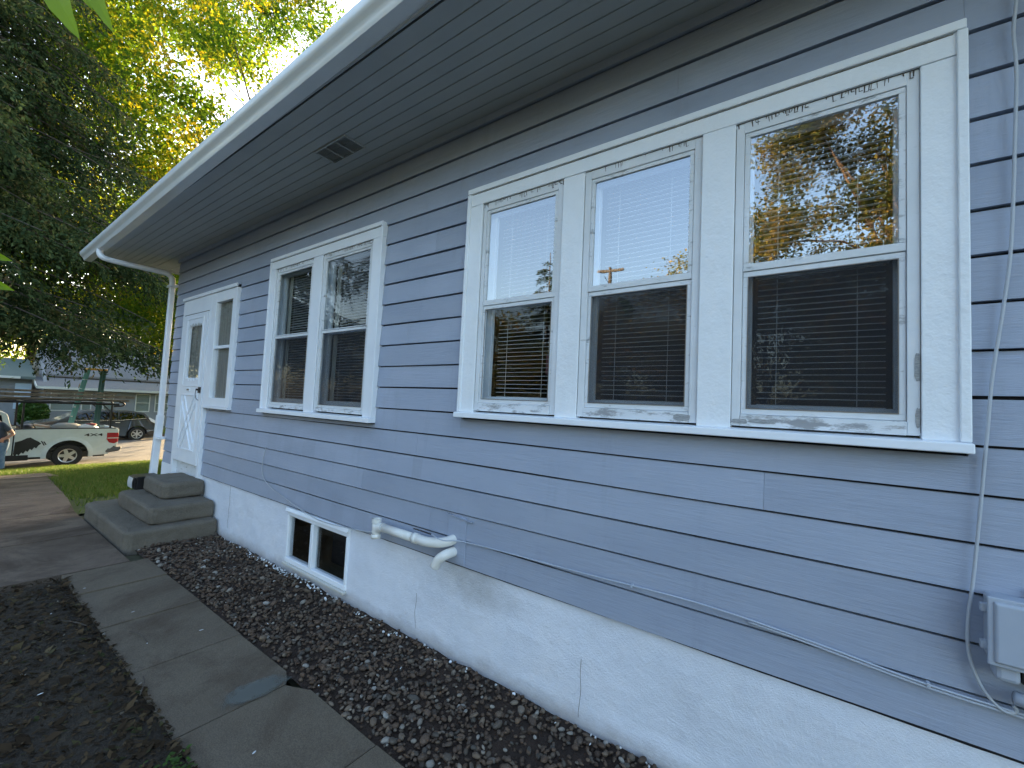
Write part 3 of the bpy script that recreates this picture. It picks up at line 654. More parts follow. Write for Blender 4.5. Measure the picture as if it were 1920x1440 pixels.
def frame_rect(m, x0, x1, z0, z1, w, y0, y1, wb=None, wt=None):
    wb = wb or w; wt = wt or w
    m.box(x0, x1, y0, y1, z0, z0 + wb); m.box(x0, x1, y0, y1, z1 - wt, z1); m.box(x0, x0 + w, y0, y1, z0 + wb, z1 - wt); m.box(x1 - w, x1, y0, y1, z0 + wb, z1 - wt)
def window(X, Z, gx, up_, lo_, upm, screen, curtain_x=None, seed=0, slat_step=.026, cracks=1.0, tilt=.003):
    x0, x1 = X; z0, z1 = Z; rr = random.Random(seed)
    w = bpy.data.objects.new('window', None)
    m = MB(); yf = -.016                               # fixed outer frame: stiles, head with peeling paint
    m.box(x0 + .001, gx[0] - .022, yf, .03, z0, z1 - .001); m.box(gx[1] + .022, x1 - .001, yf, .03, z0, z1 - .001); m.box(gx[0] - .022, gx[1] + .022, yf - .001, .03, up_[1] + .018, z1 - .001)
    w = m.build('window', M['sash_paint'], house, bevel=.002)
    MB().box(gx[0] - .022 + .001, gx[1] + .022 - .001, yf - .004, .03, z0 - .001, lo_[0] - .026).build('bottom_rail', M['worn_sill'], w, bevel=.003)
    # storm sash frames
    m = MB(); frame_rect(m, gx[0] - .0205, gx[1] + .0205, lo_[1] + .0255, up_[1] + .0165, .0205, -.012, .006, wb=up_[0] - lo_[1] - .0255); m.build('upper_sash', M['worn_paint'], w, bevel=.002)
    m = MB(); frame_rect(m, gx[0] - .0205, gx[1] + .0205, lo_[0] - .0245, lo_[1] + .0235, .0205, -.006, .012, wb=.0245, wt=.0235); m.build('lower_sash', M['worn_paint'], w, bevel=.002)
    # thin metal bead round the lower light
    m = MB(); frame_rect(m, gx[0] - .001, gx[1] + .001, lo_[0] - .001, lo_[1] + .001, .0035, -.0085, -.0062); m.build('bead', M['aluminium'], w)
    MB().box(gx[0], gx[1], -.003, .001, up_[0], up_[1]).build('pane', upm, w)
    MB().box(gx[0], gx[1], .004, .007, lo_[0], lo_[1]).build('pane', M['pane_plain'], w)
    if screen:
        m = MB(); m.poly([(gx[0], -.002, lo_[0]), (gx[1], -.002, lo_[0]), (gx[1], -.002, lo_[1]), (gx[0], -.002, lo_[1])]); m.build('screen', M['insect_screen'], w)
    # inner wooden sash behind the storm window
    m = MB(); mid = (up_[0] + lo_[1]) / 2; frame_rect(m, x0 + .006, x1 - .006, z0 + .02, z1 - .01, .062, .045, .075, wb=.075, wt=.065); m.box(x0 + .077, x1 - .077, .045, .075, mid - .02, mid + .02)
    m.build('inner_sash', M['trim_smooth'], w, bevel=.004)
    # venetian blind
    m = MB(); z = z0 + .10; k = 0; bx0, bx1 = x0 + .085, x1 - .085
    m.box(bx0, bx1, .105, .125, z0 + .088, z0 + .100)
    while z < z1 - .075:
        z += slat_step; j = rr.uniform(-.0012, .0012); t = tilt
        m.hexa([(bx0, .100, z + j), (bx1, .100, z - j), (bx1, .1245, z - j + t), (bx0, .1245, z + j + t), (bx0, .100, z + j + .0024), (bx1, .100, z - j + .0024), (bx1, .1245, z - j + t + .002), (bx0, .1245, z + j + t + .002)])
    for f in (.17, .80): xx = bx0 + (bx1 - bx0) * f; m.box(xx - .0012, xx + .0012, .0985, .0998, z0 + .10, z1 - .07)
    m.build('blind', M['blind_slat'], w)
    if curtain_x:
        a, b = curtain_x; m = MB(); n = 10
        for i in range(n):
            xa, xb = a + (b - a) * i / n, a + (b - a) * (i + 1) / n
            m.poly([(xa, .088 + .006 * (i % 2), z0 + .05), (xb, .088 + .006 * ((i + 1) % 2), z0 + .05), (xb, .088 + .006 * ((i + 1) % 2), z1 - .03), (xa, .088 + .006 * (i % 2), z1 - .03)])
        m.build('curtain', M['curtain'], w)
    # cracked caulk and peeling paint: dark ticks hanging from the head line
    m = MB(); x = x0 + .008; yk = yf - .0022; top = z1 - .003
    while x < x1 - .01:
        if rr.random() < .86 * cracks:
            l = rr.uniform(.008, .030); wd = rr.uniform(.002, .005); sl_ = rr.uniform(-.003, .003)
            m.poly([(x, yk, top - rr.uniform(0, .004)), (x + wd, yk, top), (x + wd + sl_, yk, top - l), (x + sl_ + wd * .3, yk, top - l)])
            if rr.random() < .35 * cracks:
                h = top - l; m.poly([(x + sl_, yk, h), (x + sl_ + rr.uniform(.008, .02), yk, h + rr.uniform(-.002, .003)), (x + sl_ + .012, yk, h + .003), (x + sl_, yk, h + .0025)])
        x += rr.uniform(.006, .017) if rr.random() < .9 else rr.uniform(.02, .07)
    m.poly([(x0 + .003, yk, top), (x1 - .003, yk, top), (x1 - .003, yk, top + .0035), (x0 + .003, yk, top + .0035)])
    m.poly([(x0 + .0005, yf - .0015, z0 + .01), (x0 + .0022, yf - .0015, z0 + .01), (x0 + .0022, yf - .0015, z1 - .02), (x0 + .0005, yf - .0015, z1 - .02)])
    m.poly([(x1 - .0025, yf - .0015, z0 + .01), (x1 - .001, yf - .0015, z0 + .01), (x1 - .0006, yf - .0015, z1 - .25), (x1 - .0014, yf - .0015, z1 - .25)])
    m.build('cracked_caulk', M['crack_dark'], w)
    return w
UP, LO = (2.320, 2.906), (1.678, 2.262)
w1 = window(TRI[0], TZ, (-1.785, -1.285), UP, LO, M['pane_bright'], False, seed=1)
w2 = window(TRI[1], TZ, (-1.030, -.530), UP, LO, M['pane_bright'], True, seed=2, cracks=.25)
w3 = window(TRI[2], TZ, (-.272, .226), UP, LO, M['pane_bright'], True, seed=3)
m = MB(); m.box(-1.47, -1.36, .26, .27, 1.86, 1.99); m.build('pink_card', M['pink_cloth'], w1)
UP2, LO2 = (2.262, 2.906), (1.573, 2.228)
window(PAI[0], PZ, (-4.625, -3.992), UP2, LO2, M['pane_plain'], True, (-4.60, -4.53), seed=4, tilt=-.003, cracks=.8)
window(PAI[1], PZ, (-3.722, -3.070), UP2, LO2, M['pane_plain'], True, (-3.70, -3.63), seed=5, tilt=-.003, cracks=.9)
# bare grey patches where the sill paint has gone
pm = mat('bare_patch', (.22, .23, .24), .8, (.42, .44, .46), 60, .35, .7, (1, 1, 5))
def patch(x0, x1, z0, z1, y, seed):
    m = MB(); n = 22; pts = []
    for k in range(n):
        a = 2 * math.pi * k / n; c, s = math.cos(a), math.sin(a); q = (abs(c) ** 4 + abs(s) ** 4) ** -.25; r = q * (1 + .22 * noise.noise(Vector((c * 2 + seed, s * 2, seed))))
        pts.append(((x0 + x1) / 2 + (x1 - x0) / 2 * c * r, y, (z0 + z1) / 2 + (z1 - z0) / 2 * s * r))
    m.poly(pts); m.build('bare_patch', pm, w3 if x0 > -.4 else w2)
patch(-.325, -.265, 1.612, 1.632, -.0215, 1); patch(-.262, -.16, 1.616, 1.634, -.0218, 2); patch(-.575, -.50, 1.610, 1.640, -.0215, 3)
patch(.268, .283, 1.80, 1.90, -.0178, 4); patch(.270, .283, 1.63, 1.70, -.0179, 5)
# basement window
m = MB(); x0, x1, z0, z1 = BW; frame_rect(m, x0, x1, z0, z1, .030, .004, .07, wb=.045, wt=.055); xm = x0 + .455; m.box(xm - .024, xm + .024, -.002, .06, z0 + .045, z1 - .055)
bw = m.build('basement_window', M['trim_smooth'], house, bevel=.008)
m = MB(); m.box(x0 + .04, xm - .02, .03, .034, z0 + .045, z1 - .06); m.build('pane', M['pane_plain'], bw); m = MB(); m.box(xm + .02, x1 - .04, .04, .044, z0 + .045, z1 - .06); m.build('pane', M['pane_plain'], bw)
m = MB(); m.hexa([(x0 - .01, -.02, z1 - .01), (x1 + .01, -.02, z1 - .01), (x1 + .01, .03, z1 - .01), (x0 - .01, .03, z1 - .01), (x0 - .01, -.004, z1 + .022), (x1 + .01, -.004, z1 + .022), (x1 + .01, .03, z1 + .022), (x0 - .01, .03, z1 + .022)]); m.build('head_trim', M['trim_smooth'], bw, bevel=.005)
m = MB(); m.box(x0 - .005, x1 + .005, -.018, .03, z0 - .022, z0 - .001); m.build('sill', M['far_trim'], bw, bevel=.004)
# ---------- door and sidelight
m = MB(); yf = -.032
m.box(-7.38, -7.305, yf, .03, .40, 2.93); m.box(-6.425, -6.36, yf, .03, .40, 2.702); m.box(-7.305, -6.36, yf, .03, 2.702, 2.93)
fr = m.build('door_frame', M['trim_smooth'], house, bevel=.004)
m = MB(); m.box(-7.395, -5.595, yf - .018, yf + .001, 2.905, 2.95); m.build('head_moulding', M['trim_smooth'], fr, bevel=.006)
MB().box(-7.305, -6.43, yf + .0, yf + .004, 2.692, 2.701).build('seam', M['crack_dark'], fr)
# storm door: frame round a scalloped light
GX0, GX1, GZ0, GZ1 = -7.07, -6.60, 1.79, 2.56
m = MB(); dx0, dx1, dz0, dz1 = -7.30, -6.432, .70, 2.69; yd, yb = -.040, -.006
def scallop_top(x): t = (x - GX0) / (GX1 - GX0); return GZ1 - .012 - .03 * abs(math.sin(t * math.pi * 4)) * 0 - (.028 if (t * 8 % 2) < 1 else .0) * 0 + .022 * math.sin(t * math.pi * 9) * (1 if 0 < t < 1 else 0) - (.05 * max(0, abs(t - .5) * 2 - .78) / .22)
n = 40
for i in range(n):
    xa, xb = GX0 + (GX1 - GX0) * i / n, GX0 + (GX1 - GX0) * (i + 1) / n
    ta, tb = (scallop_top(xa), scallop_top(xb)); ba, bb = (GZ0 + GZ1 - ta, GZ0 + GZ1 - tb)
    m.hexa([(xa, yd, ta), (xb, yd, tb), (xb, yb, tb), (xa, yb, ta), (xa, yd, dz1), (xb, yd, dz1), (xb, yb, dz1), (xa, yb, dz1)])
    m.hexa([(xa, yd, dz0), (xb, yd, dz0), (xb, yb, dz0), (xa, yb, dz0), (xa, yd, ba), (xb, yd, bb), (xb, yb, bb), (xa, yb, ba)])
m.box(dx0, GX0, yd, yb, dz0, dz1); m.box(GX1, dx1, yd, yb, dz0, dz1)
door = m.build('storm_door', M['trim_smooth'], house)
MB().box(GX0 - .02, GX1 + .02, -.022, -.018, GZ0 - .02, GZ1 + .02).build('pane', M['pane_mid'], door)
m = MB(); frame_rect(m, GX0 - .075, GX1 + .055, GZ0 - .085, GZ1 + .075, .016, yd - .006, yd + .001); m.build('light_moulding', M['trim_smooth'], door, bevel=.003)
m = MB(); P0, P1, Q0, Q1 = -7.13, -6.55, .86, 1.60; w_ = .018
frame_rect(m, P0, P1, Q0, Q1, w_, yd - .009, yd + .001)
for (a, b) in (((P0 + .03, Q0 + .10), (P1 - .10, Q1 - .02)), ((P0 + .12, Q0 + .02), (P1 - .03, Q1 - .10)), ((P0 + .03, Q1 - .10), (P1 - .10, Q0 + .02)), ((P0 + .12, Q1 - .02), (P1 - .03, Q0 + .10))):
    m.bar((a[0], yd - .004, a[1]), (b[0], yd - .004, b[1]), .014, .018, (0, 1, 0))
m.build('crossbuck_moulding', M['trim_smooth'], door, bevel=.003)
MB().box(-6.96, -6.84, yd - .008, yd + .001, 1.64, 1.685).build('mail_slot', M['trim_smooth'], door, bevel=.003)
MB().box(-6.94, -6.86, yd - .010, yd - .0085, 1.652, 1.672).build('slot_opening', M['brass_dark'], door)
m = MB(); m.box(-6.515, -6.465, yd - .018, yd, 1.625, 1.70); m.tube([(-6.49, yd - .018, 1.665), (-6.50, yd - .045, 1.668)], .012, 8); m.tube(smoothpath([(-6.50, yd - .04, 1.665), (-6.515, yd - .04, 1.60), (-6.505, yd - .03, 1.55), (-6.49, yd - .01, 1.53)], 4), .004, 6); m.build('handle', M['black_plastic'], door)
m = MB(); m.box(-7.30, -6.43, .02, .05, .44, .695); m.build('threshold', M['worn_paint'], fr)
m = MB()
for i in range(30):
    xa, xb = -7.25 + .75 * i / 30, -7.25 + .75 * (i + 1) / 30
    m.poly([(xa, .002 + .007 * math.sin(i), .75), (xb, .002 + .007 * math.sin(i + 1), .75), (xb, .002 + .007 * math.sin(i + 1), 2.65), (xa, .002 + .007 * math.sin(i), 2.65)])
m.build('curtain', M['curtain'], door)
m = MB(); sx0, sx1, sz0, sz1 = -6.358, -5.605, 1.44, 2.904
m.box(sx0, -6.205, yf, .03, sz0 + .03, sz1); m.box(-5.715, sx1, yf, .03, sz0 + .03, sz1); m.box(-6.205, -5.715, yf, .03, 2.775, sz1); m.box(-6.205, -5.715, yf, .03, sz0 + .03, 1.575)
sd_w = m.build('sidelight_window', M['trim_smooth'], house, bevel=.004)
m = MB(); m.box(sx0 + .0, sx1 + .008, yf - .02, .03, sz0, sz0 + .028); m.build('sill', M['trim_smooth'], sd_w, bevel=.004)
m = MB(); m.box(-6.205, -5.715, -.02, .02, 2.185, 2.222); m.build('meeting_rail', M['trim_smooth'], sd_w, bevel=.003)
MB().box(-6.205, -5.715, -.006, -.002, 2.223, 2.774).build('pane', M['pane_mid'], sd_w); MB().box(-6.205, -5.715, .004, .008, 1.576, 2.184).build('pane', M['pane_mid'], sd_w)
m = MB()
for i in range(24):
    xa, xb = -6.25 + .58 * i / 24, -6.25 + .58 * (i + 1) / 24
    m.poly([(xa, .022 + .007 * math.sin(i * 1.3), 1.5), (xb, .022 + .007 * math.sin((i + 1) * 1.3), 1.5), (xb, .022 + .007 * math.sin((i + 1) * 1.3), 2.85), (xa, .022 + .007 * math.sin(i * 1.3), 2.85)])
m.build('curtain', M['curtain'], sd_w)
# cover plate where the pipe passes the siding
m = MB(); m.box(-2.02, -1.86, -.004, .012, .601, .90); m.build('patch_plate', M['siding_paint'], house, bevel=.001); 
m = MB(); m.bar((-2.03, -.006, .905), (-1.80, -.006, .886), .006, .012, (0, 1, 0)); m.build('caulk_bead', M['siding_paint'], house)

# ------------------------------------------------------------------ steps and the black container
st = thing('concrete_steps', 'three stacked rounded concrete steps below the white storm door', 'steps')
def step(x0, x1, y0, y1, z0, z1, bv, name='step'):
    m = MB(); n = 8
    c = .07; pts = [(x0 + c * .9, y0), (x1 - c, y0)] + [(x1 - c + c * math.sin(a), y0 + c - c * math.cos(a)) for a in (.5, 1.0)] + [(x1, y0 + c), (x1, y1), (x0, y1), (x0, y0 + c)]
    m.prism_z(pts, z0, z1); o = m.build(name, M['step_concrete'], st, bevel=bv, seg=3)
    sb = o.modifiers.new('sub', 'SUBSURF'); sb.subdivision_type = 'SIMPLE'; sb.levels = 4; sb.render_levels = 4
    tx = bpy.data.textures.get('lumps') or bpy.data.textures.new('lumps', 'CLOUDS'); tx.noise_scale = .11; tx.noise_depth = 4
    dp = o.modifiers.new('rough', 'DISPLACE'); dp.texture = tx; dp.texture_coords = 'GLOBAL'; dp.strength = .022; dp.mid_level = .5
    return o
step(-7.62, -5.72, -.83, .005, -.10, .165, .035); step(-7.18, -5.86, -.61, .008, .166, .355, .035); step(-6.98, -6.20, -.42, .010, .362, .55, .04)
m = MB(); m.box(-7.62, -5.75, -.82, -.80, -.05, .02)
bx = thing('black_bin', 'small black open container with a pale curved front, lying on the middle concrete step', 'container')
m = MB(); prof_ = [(-7.34, .357), (-7.05, .357), (-7.06, .50), (-7.33, .50)]
m.prism_y([(-7.33, .357), (-7.05, .357), (-7.03, .52), (-7.30, .52)], -.46, -.22); m.build('shell', M['black_plastic'], bx, bevel=.01)
m = MB(); m.hexa([(-7.33, -.475, .362), (-7.06, -.475, .362), (-7.06, -.461, .362), (-7.33, -.461, .362), (-7.30, -.485, .51), (-7.045, -.485, .51), (-7.045, -.461, .51), (-7.30, -.461, .51)]); m.build('rim', M['black_plastic'], bx, bevel=.004)
m = MB()
for i in range(6):
    t0_, t1_ = i / 6, (i + 1) / 6; y0_ = -.487 - .008 * math.sin(t0_ * 3.14); y1_ = -.487 - .008 * math.sin(t1_ * 3.14)
    za, zb = .372 + .132 * t0_, .372 + .132 * t1_
    m.poly([(-7.30 + .018 * t0_, y0_, za), (-7.09 + .01 * t0_, y0_, za), (-7.09 + .01 * t1_, y1_, zb), (-7.30 + .018 * t1_, y1_, zb)])
m.build('pale_front', mat('pale_panel', (.50, .55, .58), .4), bx)

# ------------------------------------------------------------------ pvc pipe, cables, utility box
pv = thing('vent_pipe', 'white plastic vent pipe with elbows sticking out low on the blue siding', 'pipe')
rp = .030; Yp = -.085
m = MB(); m.tube([(-2.665, Yp, .622), (-2.668, Yp, .650)], rp + .006, 20); m.tube([(-2.665, Yp, .650), (-2.668, Yp, .735)], rp, 20)
b = len(m.v); m.tube([(-2.668, Yp, .735), (-2.668, Yp, .762)], rp + .005, 20, cap=False); m.tube([(-2.668, Yp, .762), (-2.668, Yp, .736)], rp - .002, 20, cap=False)
m.build('tee_fitting', M['pvc'], pv, smooth=True)
m = MB(); m.tube(smoothpath([(-2.668, Yp, .662), (-2.655, Yp, .688), (-2.625, Yp, .706), (-2.585, Yp, .711)], 5), rp + .003, 18); m.build('elbow', M['pvc'], pv, smooth=True)
m = MB(); m.tube([(-2.59, Yp, .711), (-2.25, Yp, .712)], rp, 20); m.build('pipe', M['pvc'], pv, smooth=True)
m = MB(); m.tube([(-2.258, Yp, .712), (-2.215, Yp, .713)], rp + .005, 20); m.build('collar', M['pvc'], pv, smooth=True); m = MB(); m.tube([(-2.592, Yp, .711), (-2.5905, Yp, .711)], rp + .0035, 18); m.build('joint_ring', M['crack_dark'], pv)
m = MB(); m.tube(smoothpath([(-2.22, Yp, .713), (-2.12, Yp - .005, .716), (-2.03, Yp + .018, .724), (-1.985, Yp + .05, .735), (-1.965, .0, .745), (-1.96, .06, .748)], 5), rp + .002, 18); m.build('elbow', M['pvc'], pv, smooth=True)
m = MB(); m.tube(smoothpath([(-1.955, .05, .668), (-1.957, -.03, .668), (-1.975, -.075, .655), (-2.01, -.088, .622), (-2.035, -.09, .575)], 6), rp + .001, 18); m.build('drain_elbow', M['pvc'], pv, smooth=True)
cb = [(.60, .745), (.503, .748), (.274, .752), (-.067, .782), (-.468, .800), (-.997, .783), (-1.521, .770), (-1.864, .757), (-1.95, .775), (-2.10, .80), (-2.45, .72), (-2.67, .64), (-2.832, .617), (-3.15, .590), (-3.55, .575), (-3.921, .622), (-4.23, .670), (-4.455, .712), (-4.64, .793), (-4.686, .924), (-4.633, 1.104)]
def cy(x): return -.045 if -3.2 > x > -3.95 else (-.125 if -2.0 < x < -1.7 else (-.022 if x < -3 else -.018))
m = MB(); m.tube(smoothpath([(x, -.020 if i not in (8, 14) else -.04, z) for i, (x, z) in enumerate(cb[:8])] + [(-1.94, -.125, .772), (-2.05, -.12, .785)], 5), .0040, 8)
cable = m.build('coax_cable', M['cable_painted'], smooth=True); tag(cable, 'thin grey cable running low across the siding from utility box to the vent pipe', 'cable')
m = MB(); m.tube(smoothpath([(-2.05, -.12, .785), (-2.20, -.09, .775), (-2.30, -.05, .757)], 4), .0047, 8); m.build('dark_section', M['cable_black'], cable, smooth=True)
m = MB(); m.tube(smoothpath([(.60, -.016, .735)] + [(x, -.014, z - .012) for x, z in cb[1:4]] + [(-.25, -.012, .780)], 5), .0052, 8); m.build('second_strand', M['cable_painted'], cable, smooth=True)
for x, z in ((.30, .751), (-.75, .79)): MB().box(x - .005, x + .005, -.027, -.002, z - .007, z + .007).build('clip', M['cable_painted'], cable, bevel=.002)
m = MB(); m.tube(smoothpath([(x, -.028 if -3.1 > x > -4.2 else -.016, z) for x, z in cb[11:]], 5), .0042, 8)
o = m.build('coax_cable', M['cable_grey'], smooth=True); tag(o, 'thin pale cable curling up the siding above the small basement window', 'cable')
cB = [(.525, 3.60), (.525, 3.25), (.525, 3.108), (.518, 2.997), (.523, 2.862), (.518, 2.638), (.506, 2.273), (.489, 2.076), (.460, 1.826), (.447, 1.646), (.427, 1.361), (.409, 1.129), (.398, 1.021), (.395, .934), (.402, .868), (.421, .807), (.443, .769), (.472, .742), (.495, .743), (.502, .757), (.495, .765)]
m = MB(); m.tube(smoothpath([(x, -.020, z) for x, z in cB], 5), .0050, 8); o = m.build('hanging_cable', M['cable_grey'], smooth=True); tag(o, 'grey cable hanging down the wall to the right of the triple window', 'cable')
ub = thing('utility_box', 'grey plastic utility box on the siding at the lower right picture corner', 'utility box')
X0_, X1_, Z0_, Z1_ = .425, .80, .905, 1.105
m = MB(); m.box(X0_ + .008, X1_, -.085, -.004, Z0_, Z1_); m.build('body', M['box_grey'], ub, bevel=.012, seg=3)
m = MB(); m.hexa([(X0_, -.097, Z0_ - .004), (X1_ + .01, -.097, Z0_ - .004), (X1_ + .01, -.086, Z0_ - .004), (X0_, -.086, Z0_ - .004), (X0_, -.097, Z1_ + .006), (X1_ + .01, -.097, Z1_ + .006), (X1_ + .01, -.086, Z1_ + .006), (X0_, -.086, Z1_ + .006)])
m.hexa([(X0_ + .018, -.107, Z0_ + .012), (X1_ - .01, -.107, Z0_ + .012), (X1_ - .006, -.097, Z0_ + .006), (X0_ + .012, -.097, Z0_ + .006), (X0_ + .018, -.107, Z1_ - .012), (X1_ - .01, -.107, Z1_ - .012), (X1_ - .006, -.097, Z1_ - .004), (X0_ + .012, -.097, Z1_ - .004)])
m.build('lid', M['box_grey'], ub, bevel=.004)
for z in (Z0_ + .035, Z1_ - .05): MB().box(X0_ - .012, X0_ + .012, -.080, -.062, z, z + .026).build('hinge', M['box_grey'], ub, bevel=.003)
m = MB(); m.box(.535, .575, -.02, -.003, Z1_ - .004, Z1_ + .030); m.build('mounting_tab', M['box_grey'], ub, bevel=.002)
MB().box(.550, .562, -.0215, -.0195, Z1_ + .010, Z1_ + .018).build('screw', M['black_plastic'], ub)
m = MB(); m.box(.445, .50, -.080, -.01, Z0_ - .052, Z0_ - .001); m.build('cable_gland', M['box_grey'], ub, bevel=.012)
m = MB(); m.box(.502, .80, -.075, -.02, Z0_ - .045, Z0_ - .003); m.build('lower_opening', M['black_plastic'], ub)
m = MB(); m.tube([(.49, -.05, .805), (.56, -.05, .795), (.8, -.05, .79)], .02, 12); m.build('conduit', M['box_grey'], ub, smooth=True)

# ------------------------------------------------------------------ trees
def crown_pts(n_cl, per, centre, rad, spread, shell=.55, zbias=0, holes=.0):
    d = rng.normal(size=(n_cl, 3)); d /= np.linalg.norm(d, axis=1)[:, None]; r = rng.uniform(shell, 1, n_cl) ** .6
    c = d * r[:, None] * np.array(rad) + np.array(centre)
    jit = np.array([noise.noise(Vector(p) * .35) for p in c]); c = c[jit > holes]
    p = np.repeat(c, per, 0) + rng.normal(size=(len(c) * per, 3)) * spread * np.array([1, 1, .75]); return c, p
def leaf_quads(p, size, droop=.0, asp=.55):
    n = len(p); L = size * rng.uniform(.6, 1.4, n)
    d = rng.normal(size=(n, 3)); d[:, 2] -= droop * 2; d /= np.linalg.norm(d, axis=1)[:, None]
    e = rng.normal(size=(n, 3)); e -= (e * d).sum(1)[:, None] * d; e /= np.linalg.norm(e, axis=1)[:, None]
    D = d * L[:, None] * .5; E_ = e * (L * asp)[:, None] * .5
    return np.stack([p - D, p - D * .1 + E_, p + D, p - D * .1 - E_], 1)
def tree(name, label, cat, x, y, h, cz, rad, leafm, n_cl=170, per=130, ls=.22, spread=.75, base_z=None, trunk_r=.3, bark='bark', lean=(0, 0), group=None, holes=-.5, extra=None):
    bz = tz(x) if base_z is None else base_z
    t = thing(name, label, cat, group, (x, y, bz))
    m = MB(); top = Vector((lean[0], lean[1], h * .82)); pts = [Vector((0, 0, -.1)), Vector((lean[0] * .2, lean[1] * .2, h * .25)), Vector((lean[0] * .6, lean[1] * .6, h * .55)), top]
    m.tube(smoothpath(pts, 4), [trunk_r * (1 - .78 * i / 12) for i in range(13)], 9)
    cen = np.array([lean[0] * .7, lean[1] * .7, cz])
    cl, p = crown_pts(n_cl, per, cen, rad, spread, holes=holes)
    if extra is not None:
        for (ec, er, en) in extra:
            c2, p2 = crown_pts(en, per, ec, er, spread * .8, .2, holes=-1); cl = np.concatenate([cl, c2]); p = np.concatenate([p, p2])
    idx = rng.choice(len(cl), min(34, len(cl)), replace=False)
    for i in idx:
        e = Vector(cl[i]); k = rng.uniform(.3, .75); s = Vector((lean[0] * k, lean[1] * k, h * .82 * k))
        if s.z > e.z: s.z = max(e.z * .8, h * .1)
        mid = s.lerp(e, .5) + Vector((0, 0, .4)); r0 = trunk_r * .33 * (1.1 - k)
        m.tube(smoothpath([s, mid, e], 3), [r0 * (1 - .8 * j / 6) for j in range(7)], 5)
    m.build('trunk', M[bark], t, smooth=True)
    quads_obj('crown', leaf_quads(p, ls, .25), M[leafm], t)
    return t
def spruce(label, x, y, h, r_base, z_low, group=None, dens=1.0, bz=None, fine=1.0, wid=1.0):
    bz = tz(x) if bz is None else bz
    t = thing('spruce_tree', label, 'tree', group, (x, y, bz)); m = MB(); m.tube([(0, 0, -.1), (0, 0, h * .5), (0, 0, h)], [.26, .16, .02], 10)
    Q = []; z = z_low
    while z < h - .3:
        L0 = r_base * (1 - (z / h)) ** .72 * 1.12; nb = 11 if dens >= 1 else 6
        for b in range(nb):
            a = rng.uniform(0, 6.283); L = L0 * rng.uniform(.7, 1.1); dirx, diry = math.cos(a), math.sin(a)
            ns = 7; pts = []; dr = rng.uniform(.25, .5)
            for i in range(ns + 1):
                s = i / ns; pts.append(Vector((dirx * L * s, diry * L * s, z + .18 * math.sin(s * 3) - dr * L * s ** 1.5 + .10 * L * s ** 3)))
            m.tube(pts, [.020 * (1 - .85 * i / ns) + .003 for i in range(ns + 1)], 4, cap=False)
            nt_ = int(L * 21 * dens)
            for k in range(nt_):
                s = rng.uniform(.12, 1) ** .8; i = min(int(s * ns), ns - 1); f = s * ns - i; p = pts[i].lerp(pts[i + 1], f)
                sd_ = 1 if rng.random() < .5 else -1; tl = L * .23 * (1.15 - s * .6) * rng.uniform(.5, 1.2) + .14
                perp = np.array([-diry * sd_, dirx * sd_, 0]); out = np.array([dirx, diry, 0]); dn = rng.uniform(.35, 1.3)
                d = perp * rng.uniform(.2, 1) + out * rng.uniform(.1, .7) + np.array([0, 0, -dn]); d /= np.linalg.norm(d)
                nn = max(3, int(tl / (.055 / fine)))
                for q in range(nn):
                    Q.append((p[0] + d[0] * tl * q / nn, p[1] + d[1] * tl * q / nn, p[2] + d[2] * tl * q / nn - .05 * (q / nn) ** 2, d[0], d[1], d[2]))
        z += .30 / min(1, dens) * rng.uniform(.8, 1.2)
    Q = np.array(Q); n = len(Q); p = Q[:, :3] + rng.normal(0, .012, (n, 3)); d = Q[:, 3:] + rng.normal(0, .45, (n, 3)); d /= np.linalg.norm(d, axis=1)[:, None]
    e = rng.normal(size=(n, 3)); e -= (e * d).sum(1)[:, None] * d; e /= np.linalg.norm(e, axis=1)[:, None]
    L = rng.uniform(.05, .12, n) / fine ** .3 * (1 if dens >= .7 else 2.0); W = rng.uniform(.009, .022, n) * wid * (1 if dens >= .7 else 2.6)
    V = np.stack([p, p + d * (L * .5)[:, None] + e * W[:, None], p + d * L[:, None], p + d * (L * .5)[:, None] - e * W[:, None]], 1)
    m.build('trunk', M['bark'], t, smooth=True); quads_obj('crown', V, M['spruce_needle'], t)
    print('spruce quads', n); return t
spruce('dark drooping spruce hanging over the walk left of the gutter', -13.2, -2.5, 15.5, 4.5, 3.7, dens=1.0, fine=1.0, wid=1.25)
spruce('second spruce added out of view in the yard to darken the walk, mirrored in the paired windows', -12.6, -7.6, 14, 3.9, 1.8, dens=.75)  # added out of view: darkens the pane reflections and blocks sky over the walk
tree('maple_tree', 'tall golden green tree beside the street, rising behind the gutter', 'tree', -19.3, 7.3, 22, 12, (6.4, 8.8, 9.6), 'leaf_green', n_cl=1550, per=190, ls=.135, spread=.33, trunk_r=.34, holes=-.14)
tree('maple_tree', 'golden green tree on the verge, branches over the pickup truck', 'tree', -18.4, -2.6, 17, 9.3, (5.0, 4.8, 6.3), 'leaf_green', n_cl=620, per=150, ls=.13, spread=.34, trunk_r=.3, holes=-.15)
tree('maple_tree', 'broad yellow green tree behind the dark parked car', 'tree', -36.5, 12.5, 17, 9.0, (6, 6.5, 6.2), 'leaf_green', n_cl=220, per=180, ls=.22, spread=.9, trunk_r=.35, holes=-.2)
tree('maple_tree', 'tall hazy tree behind the far grey roof, highest of the row', 'tree', -55, 3, 24, 14, (8, 9, 9.5), 'leaf_green', n_cl=230, per=150, ls=.32, spread=1.2, trunk_r=.45, holes=-.25)
tree('maple_tree', 'tree behind the far grey house, right of the highest tree', 'tree', -56, 19, 22, 13, (8, 9, 9), 'leaf_green', n_cl=210, per=150, ls=.32, spread=1.2, trunk_r=.45, holes=-.25)
